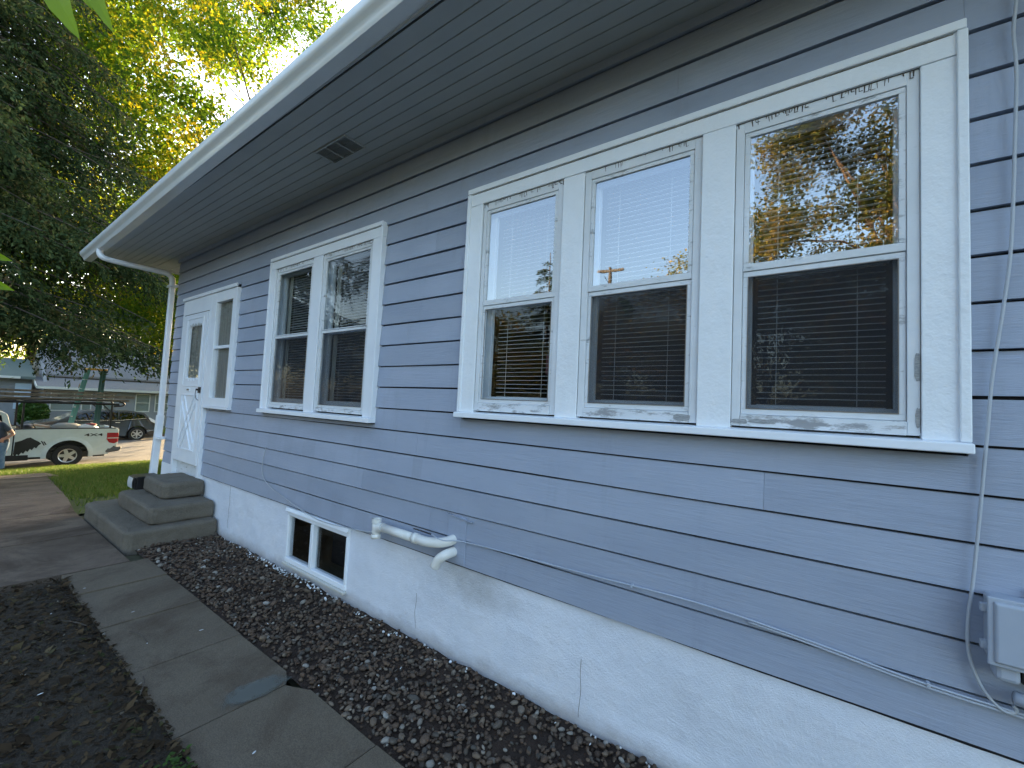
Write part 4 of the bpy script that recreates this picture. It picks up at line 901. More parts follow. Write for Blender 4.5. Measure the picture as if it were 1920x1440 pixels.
tree('maple_tree', 'tree behind the small pale blue house', 'tree', -52, -9, 21, 12, (8, 8, 9), 'leaf_green', n_cl=190, per=130, ls=.34, spread=1.2, trunk_r=.45, holes=-.25)
tree('maple_tree', 'wide unseen tree added behind the house corner to shade walk and lawn', 'tree', -21, 16, 8.6, 3.9, (7, 5, 3.6), 'leaf_green', n_cl=260, per=150, ls=.30, spread=.8, trunk_r=.35, holes=-.4)  # hidden tree, added to keep low sun off the walk
# low boughs that hang in front of the far roof
tree('young_tree', 'small low green tree whose leaves hang over the step ladder', 'tree', -17.0, 3.4, 7.6, 5.2, (2.6, 3.2, 1.9), 'leaf_green', n_cl=190, per=190, ls=.085, spread=.28, trunk_r=.05, holes=-.2)
# trees on the other side of the yard, seen in the window panes
tree('pine_tree', 'tall golden lit tree with an orange trunk, mirrored in the right window', 'tree', 2.1, -13.5, 14.5, 7.6, (4.3, 3.6, 5.4), 'leaf_sun_gold', n_cl=540, per=310, ls=.11, spread=.32, trunk_r=.28, bark='bark_orange', base_z=0, holes=-.1)
tree('garden_tree', 'round tree behind the garden, mirrored in the middle window', 'tree', -7.5, -31, 13.5, 8.6, (4.2, 4, 4.4), 'leaf_sun_gold', n_cl=150, per=130, ls=.2, spread=.6, trunk_r=.25, base_z=0)
tree('garden_tree', 'smaller tree beside the utility pole across the garden', 'tree', -13.9, -31, 11.2, 7.8, (2.0, 2, 3.0), 'leaf_sun_gold', n_cl=70, per=100, ls=.2, spread=.5, trunk_r=.2, base_z=0)
spruce('far spruce across the garden, mirrored in the left window', -20.5, -31, 16, 5.0, 2, dens=.45, bz=0)
for i, (x, y, h) in enumerate(((8, -22, 8.3), (-2.5, -24, 8.4), (-11.5, -26, 8.2), (-22, -23, 8.8))):
    tree('bushy_tree', ['low bushy tree at the garden end behind the golden tree', 'low bushy tree at the garden end facing the triple window', 'low bushy tree at the garden end near the utility pole', 'low bushy tree at the garden end nearest the street'][i], 'tree', x, y, h, h * .5, (6.2, 2.2, h * .47), 'leaf_sun_gold', n_cl=170, per=110, ls=.24, spread=.6, trunk_r=.2, base_z=0, holes=-1, group='bushy trees at the garden end')
up_ = thing('utility_pole', 'wooden utility pole with crossarm across the garden, mirrored in a window', 'pole', None, (-11.9, -25, 0))
m = MB(); m.tube([(0, 0, 0), (0, 0, 11.5)], [.16, .11], 10); m.build('shaft', M['bark'], up_); MB().box(-.95, .95, -.06, .06, 11.2, 11.35).build('crossarm', M['bark'], up_)
# leaves hanging close to the lens at the upper left
def leaf_obj(parent, base, tip, width, side, bend=.02):
    b, t = Vector(base), Vector(tip); d = (t - b); L = d.length; d.normalize(); s = Vector(side); s = (s - d * s.dot(d)).normalized(); nrm = d.cross(s)
    m = MB(); n = 9; rows = []
    for i in range(n + 1):
        f = i / n; w = width * math.sin(math.pi * f ** .75) ** .8 * (1 + .05 * ((-1) ** i)) + .0006; c = b + d * L * f + nrm * bend * math.sin(f * 3.1)
        rows.append((c - s * w / 2 + nrm * w * .15, c, c + s * w / 2 + nrm * w * .15))
    for a, c in zip(rows, rows[1:]):
        m.poly([a[0], a[1], c[1], c[0]]); m.poly([a[1], a[2], c[2], c[1]])
    return m.build('leaf', M['green_leaf_near'], parent, smooth=True)
br = thing('leafy_twig', 'bright green blurred leaves hanging at the upper left corner', 'twig')
for a, b, w_ in (((-1.693, -2.003, 2.759), (-1.582, -1.945, 2.546), 0.066), ((-1.615, -1.947, 2.778), (-1.510, -1.894, 2.567), 0.05), ((-1.661, -1.982, 2.804), (-1.555, -1.930, 2.623), 0.04), ((-1.731, -2.036, 2.843), (-1.640, -1.995, 2.674), 0.04)):
    leaf_obj(br, a, b, w_, (.75, .62, .25))
m = MB(); m.tube(smoothpath([(-1.929, -2.135, 3.098), (-1.761, -2.036, 2.878), (-1.684, -1.997, 2.774), (-1.609, -1.943, 2.785)], 4), .003, 6); m.build('stem', M['bark'], br, smooth=True)
br = thing('leafy_twig', 'green leaf tips reaching in at the left picture edge over the path', 'twig')
for a, b, w_ in (((-2.121, -2.084, 2.058), (-1.967, -1.992, 2.003), 0.045), ((-2.134, -2.088, 1.984), (-1.961, -1.982, 1.915), 0.05)):
    leaf_obj(br, a, b, w_, (0, 0, 1))
m = MB(); m.tube(smoothpath([(-2.293, -2.216, 2.170), (-2.174, -2.123, 2.079), (-2.124, -2.084, 2.034), (-2.134, -2.088, 1.984)], 4), .003, 6); m.build('stem', M['bark'], br, smooth=True)

# ------------------------------------------------------------------ pickup truck
TRX = -21.8; GZ = -1.262
tr = thing('pickup_truck', 'white pickup truck with a black pipe rack parked at the kerb', 'pickup truck', None, (-22.8, 0, GZ))
def hw(z): return 1.0 - max(0, z - .95) * .05 - max(0, .6 - z) * .08 - max(0, z - 1.38) * .28
def body(m, poly, hwf, xc=0.0):
    n = len(poly); b = len(m.v)
    m.v += [(xc + hwf(z), y, z) for y, z in poly] + [(xc - hwf(z), y, z) for y, z in poly]
    m.f.append(tuple(range(b, b + n))); m.mi.append(m.m); m.f.append(tuple(range(b + 2 * n - 1, b + n - 1, -1))); m.mi.append(m.m)
    for i in range(n): j = (i + 1) % n; m.f.append((b + i, b + n + i, b + n + j, b + j)); m.mi.append(m.m)
def arch(cy_, cz_, r, a0=0, a1=180, n=14): return [(cy_ + r * math.cos(R(a0 + (a1 - a0) * i / n)), cz_ + r * math.sin(R(a0 + (a1 - a0) * i / n))) for i in range(n + 1)]
# bed sides (two), each a shell; local y = world Y, z above road
bedpoly = [(-.26, .40)] + [(-.26, 1.345), (2.30, 1.375), (2.36, 1.30), (2.335, .78), (2.16, .62), (2.10, .40)] + [(1.56, .37)] + arch(1.03, .42, .53, 0, 180) + [(.49, .40)]
def side_shell(m, poly, x0f, x1f):
    n = len(poly); b = len(m.v); m.v += [(x0f(z), y, z) for y, z in poly] + [(x1f(z), y, z) for y, z in poly]
    m.f.append(tuple(range(b, b + n))); m.mi.append(0); m.f.append(tuple(range(b + 2 * n - 1, b + n - 1, -1))); m.mi.append(0)
    for i in range(n): j = (i + 1) % n; m.f.append((b + i, b + n + i, b + n + j, b + j)); m.mi.append(0)
for s in (1, -1):
    m = MB(); side_shell(m, bedpoly, lambda z: s * hw(z), lambda z: s * (hw(z) - .08)); m.build('bed_side', M['truck_white'], tr, bevel=.012)
    m = MB(); a0_ = arch(1.03, .42, .535, -8, 188, 22); a1_ = arch(1.03, .42, .66, -8, 188, 22)
    for (p, q, p2, q2) in zip(a0_, a0_[1:], a1_, a1_[1:]):
        xx = lambda z, o: s * (hw(z) + o)
        m.poly([(xx(p[1], .045), *p), (xx(q[1], .045), *q), (xx(q2[1], .001), *q2), (xx(p2[1], .001), *p2)]); m.poly([(xx(p[1], .045), *p), (xx(q[1], .045), *q), (xx(q[1], -.08), *q), (xx(p[1], -.08), *p)])
    m.build('fender_flare', M['truck_white'], tr, smooth=True)
    m = MB(); m.box(min(s * .985, s * .90), max(s * .985, s * .90), -.25, 2.26, 1.352, 1.392); m.build('bed_rail', M['black_plastic'], tr, bevel=.01)
    m = MB(); side_shell(m, [(2.02, 1.20), (2.35, 1.20), (2.345, .86), (2.24, .79), (2.10, .83), (2.02, .96)], lambda z: s * (hw(z) + .014), lambda z: s * (hw(z) - .02))
    tl_ = m.build('tail_light', M['red_lamp'], tr, bevel=.02); m = MB(); side_shell(m, [(2.04, 1.015), (2.35, 1.015), (2.348, .985), (2.04, .985)], lambda z: s * (hw(z) + .018), lambda z: s * (hw(z) - .02)); m.build('reverse_lens', M['white_lamp'], tl_)
m = MB(); m.box(-.92, .92, -.26, 2.28, .62, .70); m.box(-.92, .92, -.26, -.20, .70, 1.34); m.build('bed_floor', M['black_plastic'], tr)
m = MB(); m.box(-.93, .93, 2.27, 2.345, .66, 1.365); m.build('tailgate', M['truck_white'], tr, bevel=.02)
m = MB(); m.prism_x([(2.04, .44), (2.40, .50), (2.46, .58), (2.46, .66), (2.06, .64), (2.00, .52)], -1.0, 1.0); m.build('rear_bumper', M['grey_plastic'], tr, bevel=.03)
m = MB(); m.box(-.95, .95, -3.2, 2.0, .33, .55); m.box(-.70, .70, .30, 1.75, .551, .615)
for s in (.62, -.88): m.box(s, s + .26, .42, 1.64, .90, 1.02); m.box(s if s > 0 else s + .22, s + .04 if s > 0 else s + .26, .40, 1.66, .30, .899); m.box(s, s + .26, .40, .47, .42, .899); m.box(s, s + .26, 1.59, 1.66, .42, .899)
m.build('chassis', M['black_plastic'], tr)
m = MB(); m.box(-.99, .99, -.60, .10, .30, .50); m.build('side_step', M['black_plastic'], tr, bevel=.03)
cabp = [(-.29, .42), (-.29, 1.36), (-.34, 1.42), (-.46, 1.88), (-.60, 1.95), (-1.6, 1.97), (-1.95, 1.90), (-2.55, 1.42), (-3.62, 1.28), (-3.72, 1.15), (-3.74, .55), (-3.6, .42)] + [(-3.22, .42)][:0] + arch(-2.70, .42, .53, 180, 0)[::1] + [(-2.1, .42)]
m = MB(); body(m, cabp, lambda z: hw(z) - .01); m.build('cab', M['truck_white'], tr, bevel=.03)
for s in (1, -1):
    m = MB(); side_shell(m, [(-.52, 1.42), (-.58, 1.82), (-1.2, 1.86), (-1.2, 1.42)], lambda z: s * (hw(z) - .004), lambda z: s * (hw(z) - .05)); side_shell(m, [(-1.3, 1.42), (-1.3, 1.86), (-1.85, 1.82), (-2.2, 1.42)], lambda z: s * (hw(z) - .004), lambda z: s * (hw(z) - .05)); m.build('side_window', M['pane_car'], tr)
m = MB(); m.poly([(-.72, -.326, 1.44), (.72, -.326, 1.44), (.66, -.43, 1.80), (-.66, -.43, 1.80)]); m.build('rear_window', M['pane_car'], tr)
def wheel(parent, x, y, z, r, w, s, n_sp, rimr, spw):
    m = MB(); n = 28; prof_ = [(-w / 2, rimr), (-w / 2, r * .93), (-w * .36, r), (w * .36, r), (w / 2, r * .93), (w / 2, rimr)]
    for i in range(n):
        a = 2 * math.pi * i / n
        for (px, pr_) in prof_: m.v.append((x + s * px, y + pr_ * math.cos(a), z + pr_ * math.sin(a)))
    k = len(prof_)
    for i in range(n):
        for j in range(k - 1): m.f.append((i * k + j, ((i + 1) % n) * k + j, ((i + 1) % n) * k + j + 1, i * k + j + 1)); m.mi.append(0)
    wo_ = m.build('wheel', M['rubber'], parent, smooth=False)
    m = MB(); 
    for i in range(n):       # rim ring and recessed disc
        a, b = 2 * math.pi * i / n, 2 * math.pi * (i + 1) / n; xo = x + s * w * .5
        q = lambda rr, an, xx: (xx, y + rr * math.cos(an), z + rr * math.sin(an))
        m.poly([q(rimr, a, xo), q(rimr, b, xo), q(rimr * .88, b, xo - s * .012), q(rimr * .88, a, xo - s * .012)]); 
    xo = x + s * (w * .5 - .015)
    for i in range(n_sp):
        a = 2 * math.pi * (i + .5) / n_sp; c, s2 = math.cos(a), math.sin(a); t = (-s2, c)
        for rr0, rr1, w0, w1 in ((rimr * .15, rimr * .92, spw, spw * .8),):
            m.hexa([(xo, y + rr0 * c + t[0] * w0, z + rr0 * s2 + t[1] * w0), (xo, y + rr0 * c - t[0] * w0, z + rr0 * s2 - t[1] * w0), (xo, y + rr1 * c - t[0] * w1, z + rr1 * s2 - t[1] * w1), (xo, y + rr1 * c + t[0] * w1, z + rr1 * s2 + t[1] * w1)] + [(xo - s * .04, y + rr0 * c + t[0] * w0, z + rr0 * s2 + t[1] * w0), (xo - s * .04, y + rr0 * c - t[0] * w0, z + rr0 * s2 - t[1] * w0), (xo - s * .04, y + rr1 * c - t[0] * w1, z + rr1 * s2 - t[1] * w1), (xo - s * .04, y + rr1 * c + t[0] * w1, z + rr1 * s2 + t[1] * w1)])
    m.tube([(xo - s * .03, y, z), (xo + s * .012, y, z)], rimr * .30, 16)
    m.build('rim', M['alloy'], wo_)
    m = MB(); m.tube([(x - s * w * .3, y, z), (x + s * w * .25, y, z)], rimr * .99, n); m.build('brake_disc', M['black_plastic'], wo_)
for s in (1, -1):
    for yy in (1.03, -2.70): wheel(tr, s * .86, yy, .405, .405, .26, s, 5, .245, .055)
# black torn decal and lettering on the near bed side
m = MB(); pts = [(-.24, .60)]; 
up_p = [(-.26, .55), (-.24, .93), (-.10, .98), (.02, 1.06), (.10, 1.08), (.20, 1.00), (.30, .93), (.36, .86), (.30, .80)]
lo_p = []; k = 12
for i in range(k): t = i / (k - 1); yb = .30 - .52 * t; lo_p.append((yb, .80 - .30 * t - (.07 if i % 2 else 0)))
m.poly([(hw(z) + .003, y, z) for y, z in up_p + lo_p]); 
for a in ((.34, .95, .42, .80), (.40, .93, .46, .82)): m.poly([(hw(z) + .003, y, z) for y, z in ((a[0], a[1]), (a[0] + .035, a[1]), (a[2] + .03, a[3]), (a[2], a[3] - .01))])
m.build('black_decal', M['black_plastic'], tr)
fc = bpy.data.curves.new('lettering', 'FONT'); fc.body = '4X4'; fc.size = .19; fc.extrude = .002; fc.align_x = 'CENTER'; fc.offset = .004
fo = bpy.data.objects.new('lettering', fc); link(fo, tr); fo.data.materials.append(M['black_plastic'])
fo.data.name='lettering'; fo.matrix_basis = Matrix.Translation((hw(1.1) + .006, 1.66, 1.085)) @ Matrix(((0, 0, 1, 0), (1, 0, 0, 0), (0, 1, 0, 0), (0, 0, 0, 1))) @ Matrix.Diagonal((1.55, .72, 1, 1))
dg = bpy.context.evaluated_depsgraph_get(); lm = bpy.data.meshes.new_from_object(fo.evaluated_get(dg)); mbs = fo.matrix_basis.copy(); bpy.data.objects.remove(fo)
fo = bpy.data.objects.new('lettering', lm); link(fo, tr); fo.matrix_basis = mbs
# rack
m = MB()
for s in (.93, -.93):
    for yy in (2.10, -.12): m.bar((s, yy, 1.37), (s, yy, 2.27), .06, .055)
    m.bar((s, 1.84, 2.25), (s, 2.08, 1.98), .04, .04)
    m.tube([(s, -3.3, 2.29), (s, 2.3, 2.27)], .034, 8); m.tube(smoothpath([(s, -2.0, 2.36), (s, 1.9, 2.40), (s, 2.3, 2.37), (s, 2.44, 2.31), (s, 2.40, 2.22), (s, 2.15, 2.20)], 4), .030, 8)
for yy in (2.10, .95, -.12, -1.8): m.bar((-.95, yy, 2.285), (.95, yy, 2.285), .05, .05)
m.build('ladder_rack', M['black_plastic'], tr)
# cargo, ladders: things of their own
def ladder(name, label, x0, wid, y0, y1, z, hgt, dz=0.0):
    t = thing(name, label, 'ladder', 'aluminium ladders lying on the truck rack', (x0, 0, 0))
    for s in (0, wid):
        m = MB(); m.bar((s, y0, z), (s, y1, z + dz), .028, hgt); m.bar((s, y0, z + hgt * .42), (s, y1, z + dz + hgt * .42), .05, .012); m.bar((s, y0, z - hgt * .42), (s, y1, z + dz - hgt * .42), .05, .012); m.build('side_rail', M['aluminium'], t)
    yy = y0 + .2
    rm = None; 
    while yy < y1 - .1:
        zc = z + dz * (yy - y0) / (y1 - y0)
        if rm is None:
            m = MB(); m.tube([(-.03, 0, 0), (wid + .03, 0, 0)], .018, 8); o = m.build('rung', M['grey_plastic'], t); rm = o.data
        else: o = bpy.data.objects.new('rung', rm); link(o, t)
        o.location = (0, yy, zc); yy += .305
    return t
ladder('extension_ladder', 'lowest aluminium ladder lying on the truck rack', -22.28, .42, -3.4, 2.58, 1.125, .085, .02)
ladder('extension_ladder', 'middle aluminium ladder in the stack on the truck rack, reaching farthest right', -22.26, .38, -2.9, 2.74, 1.262, .10, .02)
ladder('extension_ladder', 'topmost aluminium ladder in the stack on the truck rack', -22.24, .34, -.75, 2.2, 1.41, .07, -.01)
sl_ = thing('step_ladder', 'teal fibreglass step ladder with orange top standing in the truck bed', 'ladder', None, (-22.6, 0, -.56))
zz0 = 0
for s in (-.26, .20):
    m = MB(); m.bar((s * 1.15, 1.02, .0), (s * .85, 1.47, 2.86), .035, .085, (0, 1, 0)); m.build('front_rail', M['teal_fibre'], sl_)
    m = MB(); m.bar((s * 1.15, 1.82, .0), (s * .85, 1.90, 2.86), .03, .09, (0, 1, 0)); m.build('rear_rail', M['teal_dark'], sl_)
for k in range(1, 8):
    z = k * .35; yc = 1.02 + .45 * z / 2.86; m = MB(); m.box(-.25, .20, yc - .04, yc + .04, z, z + .02); m.build('tread', M['alloy'], sl_)
m = MB(); m.box(-.26, .22, 1.40, 1.97, 2.84, 2.90); m.build('top_cap', M['orange_cap'], sl_, bevel=.015)
def lump(name, label, cat, c, r, mt, seed):
    v = [tuple(Vector(c) + Vector((p[0] * r[0], p[1] * r[1], p[2] * r[2])) * (1 + .35 * noise.noise(Vector(p) * 2 + Vector((seed, 0, 0))))) for p in ico2_v]
    m = MB(); m.v = v; m.f = [tuple(f) for f in ico2_f]; m.mi = [0] * len(ico2_f); o = m.build(name, mt, smooth=True); return tag(o, label, cat)
lump('tarp_bundle', 'grey rumpled tarp bundle in the truck bed left of the white bag', 'tarp', (-22.2, .98, .10), (.3, .42, .20), M['tarp'], 1)
lump('plastic_bag', 'white plastic bag in the truck bed at the step ladder foot', 'bag', (-22.15, 1.52, .10), (.28, .34, .15), M['white_bag'], 5)
lump('red_rag', 'dark red rag lying over the white bag in the truck bed', 'rag', (-22.15, 1.62, .22), (.18, .17, .06), M['red_cloth'], 9)
lump('bucket_pile', 'dark tool pile in the truck bed behind the cab', 'tools', (-22.2, .02, .08), (.3, .24, .18), M['black_plastic'], 12)
lb = thing('lumber_stack', 'few brown and white boards sticking out of the truck bed', 'boards', None, (-22.15, 0, 0))
for i in range(4): m = MB(); m.bar((i * -.09, .18, .26 - i * .02), (i * -.07, .86 - i * .05, .12 - i * .012), .07, .022); m.build('board', M['lumber' if i % 2 else 'white_bag'], lb)

# ------------------------------------------------------------------ parked dark car across the street
sv = thing('parked_car', 'dark grey wagon style car parked across the street behind the pickup', 'car', None, (-32.45, 0, -1.30))
def hws(z): return .95 - max(0, z - .95) * .42 - max(0, .5 - z) * .12
lowp = [(6.05, .30), (6.13, .62), (6.10, .95), (5.92, 1.12), (5.62, 1.33), (5.45, 1.56)] + [(4.95, 1.66), (3.9, 1.71), (3.1, 1.66), (2.55, 1.50), (2.0, 1.16), (1.05, 1.02), (.92, .85), (.92, .45), (1.0, .30), (1.55, .28)]
lowp += arch(2.05, .40, .43, 180, 0)[::1][0:] + [(2.6, .26), (4.65, .26)] + arch(5.12, .40, .43, 180, 0) + [(5.65, .28)]
m = MB(); body(m, lowp, hws); m.build('body', M['suv_paint'], sv, bevel=.03)
for s in (1, -1):
    f0, f1 = (lambda z: s * (hws(z) + .008)), (lambda z: s * (hws(z) - .05))
    m = MB(); side_shell(m, [(5.48, 1.28), (5.38, 1.47), (4.9, 1.57), (4.35, 1.60), (4.35, 1.18), (5.1, 1.22)], f0, f1); side_shell(m, [(4.28, 1.18), (4.28, 1.605), (3.5, 1.59), (3.5, 1.16)], f0, f1); side_shell(m, [(3.42, 1.16), (3.42, 1.585), (2.95, 1.52), (2.35, 1.20)], f0, f1)
    m.build('side_window', M['pane_car'], sv)
    m = MB(); m.bar((s * .895, 2.4, 1.15), (s * .895, 4.4, 1.16), .012, .022); m.bar((s * .895, 4.4, 1.16), (s * .872, 5.5, 1.27), .012, .022); m.build('chrome_strip', M['chrome'], sv)
    for yy in (4.35, 3.35): m = MB(); m.box(min(s * .945, s * .985), max(s * .945, s * .985), yy - .2, yy, 1.02, 1.06); m.build('door_handle', M['chrome'], sv)
    m = MB(); side_shell(m, [(5.72, 1.10), (6.02, .90), (6.08, .98), (5.95, 1.12), (5.68, 1.30), (5.60, 1.30)], f0, lambda z: s * (hws(z) - .25)); m.build('tail_light', M['white_lamp'], sv)
    for yy in (5.12, 2.05): wheel(sv, s * .83, yy, .38, .38, .24, s, 6, .25, .032)
m = MB(); m.poly([(-.72, 2.06, 1.19), (.72, 2.06, 1.19), (.62, 2.72, 1.57), (-.62, 2.72, 1.57)]); m.build('windshield', M['pane_bright'], sv)
m = MB(); m.box(-.85, .85, 6.10, 6.16, .35, .60); m.build('rear_bumper', M['grey_plastic'], sv, bevel=.02)

# ------------------------------------------------------------------ houses across the street
fh = thing('neighbour_house', 'long grey house with a dark shingle roof across the street', 'house', None, (-43.3, 0, -1.3))
Y0_, Y1_ = 2.65, 26.0
wins = [(3.0, 4.2), (4.55, 5.1), (5.7, 6.3), (7.55, 8.45), (8.75, 9.65), (10.2, 11.3), (12.5, 13.4), (15, 16.2), (18, 19)]
m = MB(); ys_ = [Y0_] + [v for w_ in wins for v in w_] + [Y1_]
for a, b in zip(ys_[0::2], ys_[1::2]): m.box(-.2, 0, a, b, 0, 2.65)
for a, b in wins: m.box(-.2, 0, a, b, 0, 1.15); m.box(-.2, 0, a, b, 2.56, 2.65)
m.box(-9, -.2, Y0_, Y0_ + .2, 0, 2.65); m.box(-9, -8.8, Y0_, Y1_, 0, 2.65); m.prism_y([(-9, 2.651), (0, 2.651), (-4.5, 5.9)], Y0_ + .02, Y0_ + .2)
m.build('wall', M['far_siding'], fh)
for a, b in wins:
    m = MB()
    def fx(y0, y1, z0, z1): m.box(-.02, .03, y0, y1, z0, z1)
    fx(a, b, 1.15, 1.21); fx(a, b, 2.50, 2.56); fx(a, a + .06, 1.21, 2.50); fx(b - .06, b, 1.21, 2.50); fx(a + .06, b - .06, 1.83, 1.88)
    w_ = m.build('window', M['far_trim'], fh); m = MB(); m.box(-.06, -.05, a + .06, b - .06, 1.21, 2.5); m.build('blind', M['far_blind'], w_); m = MB(); m.box(-.03, -.022, a + .06, b - .06, 1.21, 2.5); m.build('pane', M['pane_plain'], w_)
m = MB(); m.hexa([(.45, Y0_ - .35, 2.72), (.45, Y1_, 2.72), (-1.9, Y1_, 3.40), (-1.9, Y0_ - .35, 3.40), (.45, Y0_ - .35, 2.82), (.45, Y1_, 2.82), (-1.9, Y1_, 3.50), (-1.9, Y0_ - .35, 3.50)]); m.build('lower_roof', M['shingle'], fh)
m = MB(); m.hexa([(-1.75, Y0_ - .1, 3.58), (-1.75, Y1_, 3.58), (-5.2, Y1_, 6.9), (-5.2, Y0_ + .6, 6.9), (-1.75, Y0_ - .1, 3.72), (-1.75, Y1_, 3.72), (-5.2, Y1_, 7.04), (-5.2, Y0_ + .6, 7.04)]); m.hexa([(-5.2, Y0_ + .6, 6.9), (-5.2, Y1_, 6.9), (-9.4, Y1_, 3.0), (-9.4, Y0_ - .1, 3.0), (-5.2, Y0_ + .6, 7.04), (-5.2, Y1_, 7.04), (-9.4, Y1_, 3.14), (-9.4, Y0_ - .1, 3.14)]); m.build('main_roof', M['shingle'], fh)
m = MB(); m.box(.46, .52, Y0_ - .35, Y1_, 2.66, 2.83); m.bar((.48, Y0_ - .38, 2.75), (-1.9, Y0_ - .38, 3.46), .05, .16); m.build('fascia', M['far_trim'], fh)
nh = thing('neighbour_house', 'small pale blue and grey house at the left edge across the street', 'house', None, (-44.5, 0, -1.3))
m = MB(); m.box(-7, 0, -8, 2.2, 0, 3.3); m.build('wall', M['far_siding'], nh); m = MB(); m.box(.001, .05, 1.45, 2.2, 1.2, 2.95); m.build('blue_panel', M['far_blue'], nh); m = MB(); m.box(.0015, .06, .35, .50, 1.0, 3.2); m.box(.0015, .06, -2.6, -2.5, 1.0, 3.2); m.build('corner_board', M['far_trim'], nh)
m = MB(); m.hexa([(.6, -8.4, 3.25), (.6, 2.3, 3.25), (-3.5, 2.3, 4.6), (-3.5, -8.4, 4.6), (.6, -8.4, 3.42), (.6, 2.3, 3.42), (-3.5, 2.3, 4.77), (-3.5, -8.4, 4.77)]); m.build('roof', mat('green_roof', (.10, .13, .125), .8), nh)
m = MB(); m.box(.61, .66, -8.4, 1.6, 3.26, 3.42); m.build('fascia', M['far_trim'], nh)
def bush(label, x, y, r, h, n):
    p = rng.normal(size=(n, 3)); p /= np.linalg.norm(p, axis=1)[:, None]; p *= rng.uniform(.5, 1, n)[:, None] ** .4 * np.array([r, r, h / 2]); p += np.array([x, y, tz(x) + h / 2])
    o = quads_obj('bush', leaf_quads(p, .16), M['weed_leaf']); return tag(o, label, 'bush')
bush('green bush in front of the grey house, seen under the truck rack', -41.6, 2.1, .75, 1.9, 6000)
bush('low green bush at the small house corner, left of the other bush', -42, -.2, .6, 1.2, 3500)

# ------------------------------------------------------------------ person at the truck
pe = thing('person', 'person in navy tee shirt and jeans bending at the truck, left picture edge', 'person', None, (-20.45, -.60, -1.09)); pe.scale = (1.0, 1.0, 1.0); pe.rotation_euler = (0, 0, R(-78))
J = {'pel': (-.02, 0, .93), 'waist': (.0, .0, 1.05), 'chest': (.06, 0, 1.30), 'neck': (.14, 0, 1.50), 'nk2': (.19, 0, 1.56), 'head': (.25, 0, 1.62), 'crown': (.27, 0, 1.71),
     'shR': (.07, .19, 1.41), 'elR': (-.13, .27, 1.16), 'wrR': (.08, .27, 1.00), 'haR': (.15, .25, .97), 'shL': (.07, -.19, 1.41), 'elL': (-.02, -.27, 1.15), 'wrL': (.2, -.22, 1.05), 'haL': (.26, -.2, 1.03),
     'hiR': (-.02, .10, .88), 'knR': (.05, .12, .48), 'anR': (.0, .13, .09), 'toR': (.15, .14, .04), 'hiL': (-.02, -.10, .88), 'knL': (.03, -.12, .48), 'anL': (-.04, -.14, .09), 'toL': (.11, -.15, .04)}
Rr = {'pel': .155, 'waist': .15, 'chest': .165, 'neck': .07, 'nk2': .065, 'head': .10, 'crown': .085, 'shR': .085, 'elR': .05, 'wrR': .034, 'haR': .042, 'shL': .085, 'elL': .05, 'wrL': .034, 'haL': .042, 'hiR': .115, 'knR': .09, 'anR': .07, 'toR': .05, 'hiL': .115, 'knL': .09, 'anL': .07, 'toL': .05}
E_ = [('pel', 'waist'), ('waist', 'chest'), ('chest', 'neck'), ('neck', 'nk2'), ('nk2', 'head'), ('head', 'crown'), ('chest', 'shR'), ('shR', 'elR'), ('elR', 'wrR'), ('wrR', 'haR'), ('chest', 'shL'), ('shL', 'elL'), ('elL', 'wrL'), ('wrL', 'haL'), ('pel', 'hiR'), ('hiR', 'knR'), ('knR', 'anR'), ('anR', 'toR'), ('pel', 'hiL'), ('hiL', 'knL'), ('knL', 'anL'), ('anL', 'toL')]
for sgn, ha in ((1, 'haR'), (-1, 'haL')):       # fingers
    h = Vector(J[ha])
    for k in range(4): J[f'{ha}f{k}'] = tuple(h + Vector((.02 + .004 * k, -.03 + .02 * k, -.075 + .006 * abs(k - 1)))); Rr[f'{ha}f{k}'] = .010; E_.append((ha, f'{ha}f{k}'))
    J[f'{ha}t'] = tuple(h + Vector((.035, -.045, -.03))); Rr[f'{ha}t'] = .012; E_.append((ha, f'{ha}t'))
kl = list(J); me = bpy.data.meshes.new('body'); me.from_pydata([J[k] for k in kl], [(kl.index(a), kl.index(b)) for a, b in E_], []); tmp = bpy.data.objects.new('tmp', me); COL.objects.link(tmp)
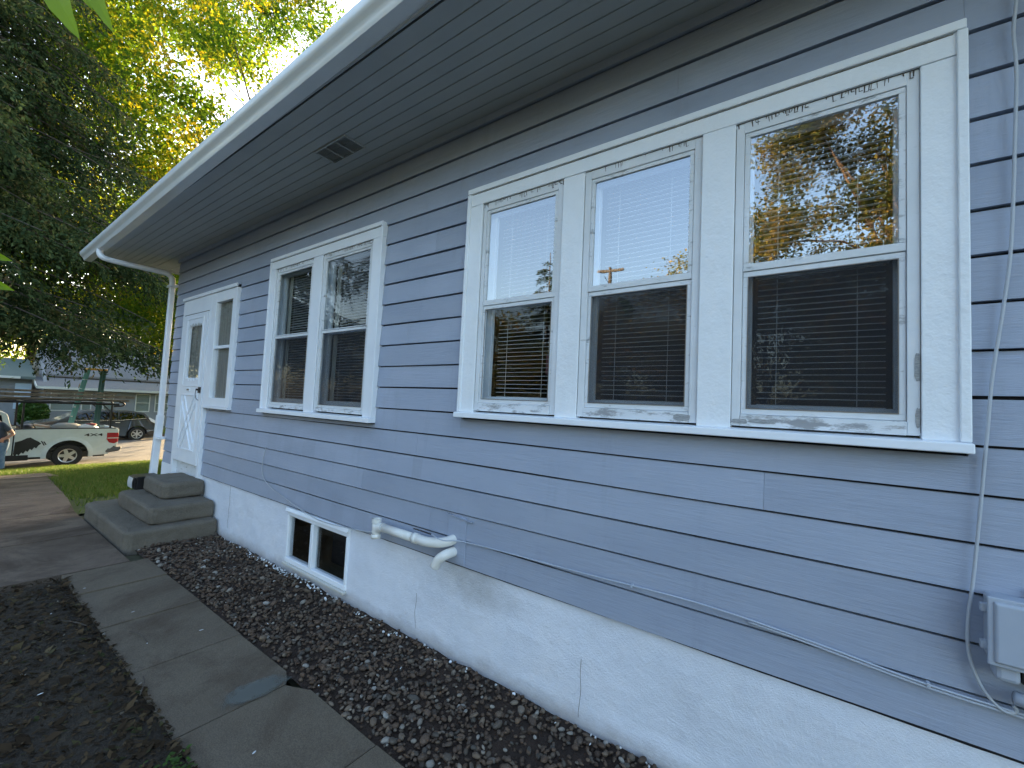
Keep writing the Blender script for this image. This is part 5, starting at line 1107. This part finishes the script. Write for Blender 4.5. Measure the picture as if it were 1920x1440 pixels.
sk = tmp.modifiers.new('s', 'SKIN'); lay = me.skin_vertices[0].data
for i, k in enumerate(kl): lay[i].radius = (Rr[k], Rr[k] * (.8 if k in ('chest', 'waist', 'pel') else 1)); lay[i].use_root = (k == 'pel')
su = tmp.modifiers.new('u', 'SUBSURF'); su.levels = 2; su.render_levels = 2
dg = bpy.context.evaluated_depsgraph_get(); me2 = bpy.data.meshes.new_from_object(tmp.evaluated_get(dg)); bpy.data.objects.remove(tmp)
me2.name = 'body'; me2.materials.clear()
for k in ('navy_cloth', 'denim', 'skin', 'grey_hair', 'rubber'): me2.materials.append(M[k])
def seg_d(c, a, b):
    a, b = Vector(J[a]), Vector(J[b]); t = max(0, min(1, (c - a).dot(b - a) / (b - a).length_squared)); return (c - a.lerp(b, t)).length, t
for f in me2.polygons:
    c = f.center; f.use_smooth = True; arm = False
    for q in 'RL':
        d1, t1 = seg_d(c, 'sh' + q, 'el' + q); d2, t2 = seg_d(c, 'el' + q, 'wr' + q); d3, _ = seg_d(c, 'wr' + q, 'ha' + q)
        if (d1 < .075 and t1 > .55 and abs(c.y) > .19) or d2 < .065 or d3 < .12 and abs(c.y) > .16: arm = True
    hd = (c - Vector(J['head'])).length
    if arm: f.material_index = 2
    elif c.z > 1.52: f.material_index = 3 if (c.x < .22 or c.z > 1.71) else 2
    elif c.z < .11: f.material_index = 4
    elif c.z > .90: f.material_index = 0
    else: f.material_index = 1
bo = bpy.data.objects.new('body', me2); link(bo, pe)
m = MB(); m.tube([(.335, 0, 1.645), (.375, 0, 1.615), (.345, 0, 1.60)], [.008, .016, .012], 8); m.build('nose', M['skin'], pe, smooth=True)
for dy in (-.035, .035): m = MB(); m.tube([(.325, dy, 1.66), (.343, dy, 1.658)], .009, 8); m.build('eye', M['black_plastic'], pe)
for dy in (-.098, .098): m = MB(); m.tube([(.235, dy, 1.60), (.235, dy * 1.05, 1.64)], .018, 8); m.build('ear', M['skin'], pe, smooth=True)
print('objects', len(bpy.data.objects))
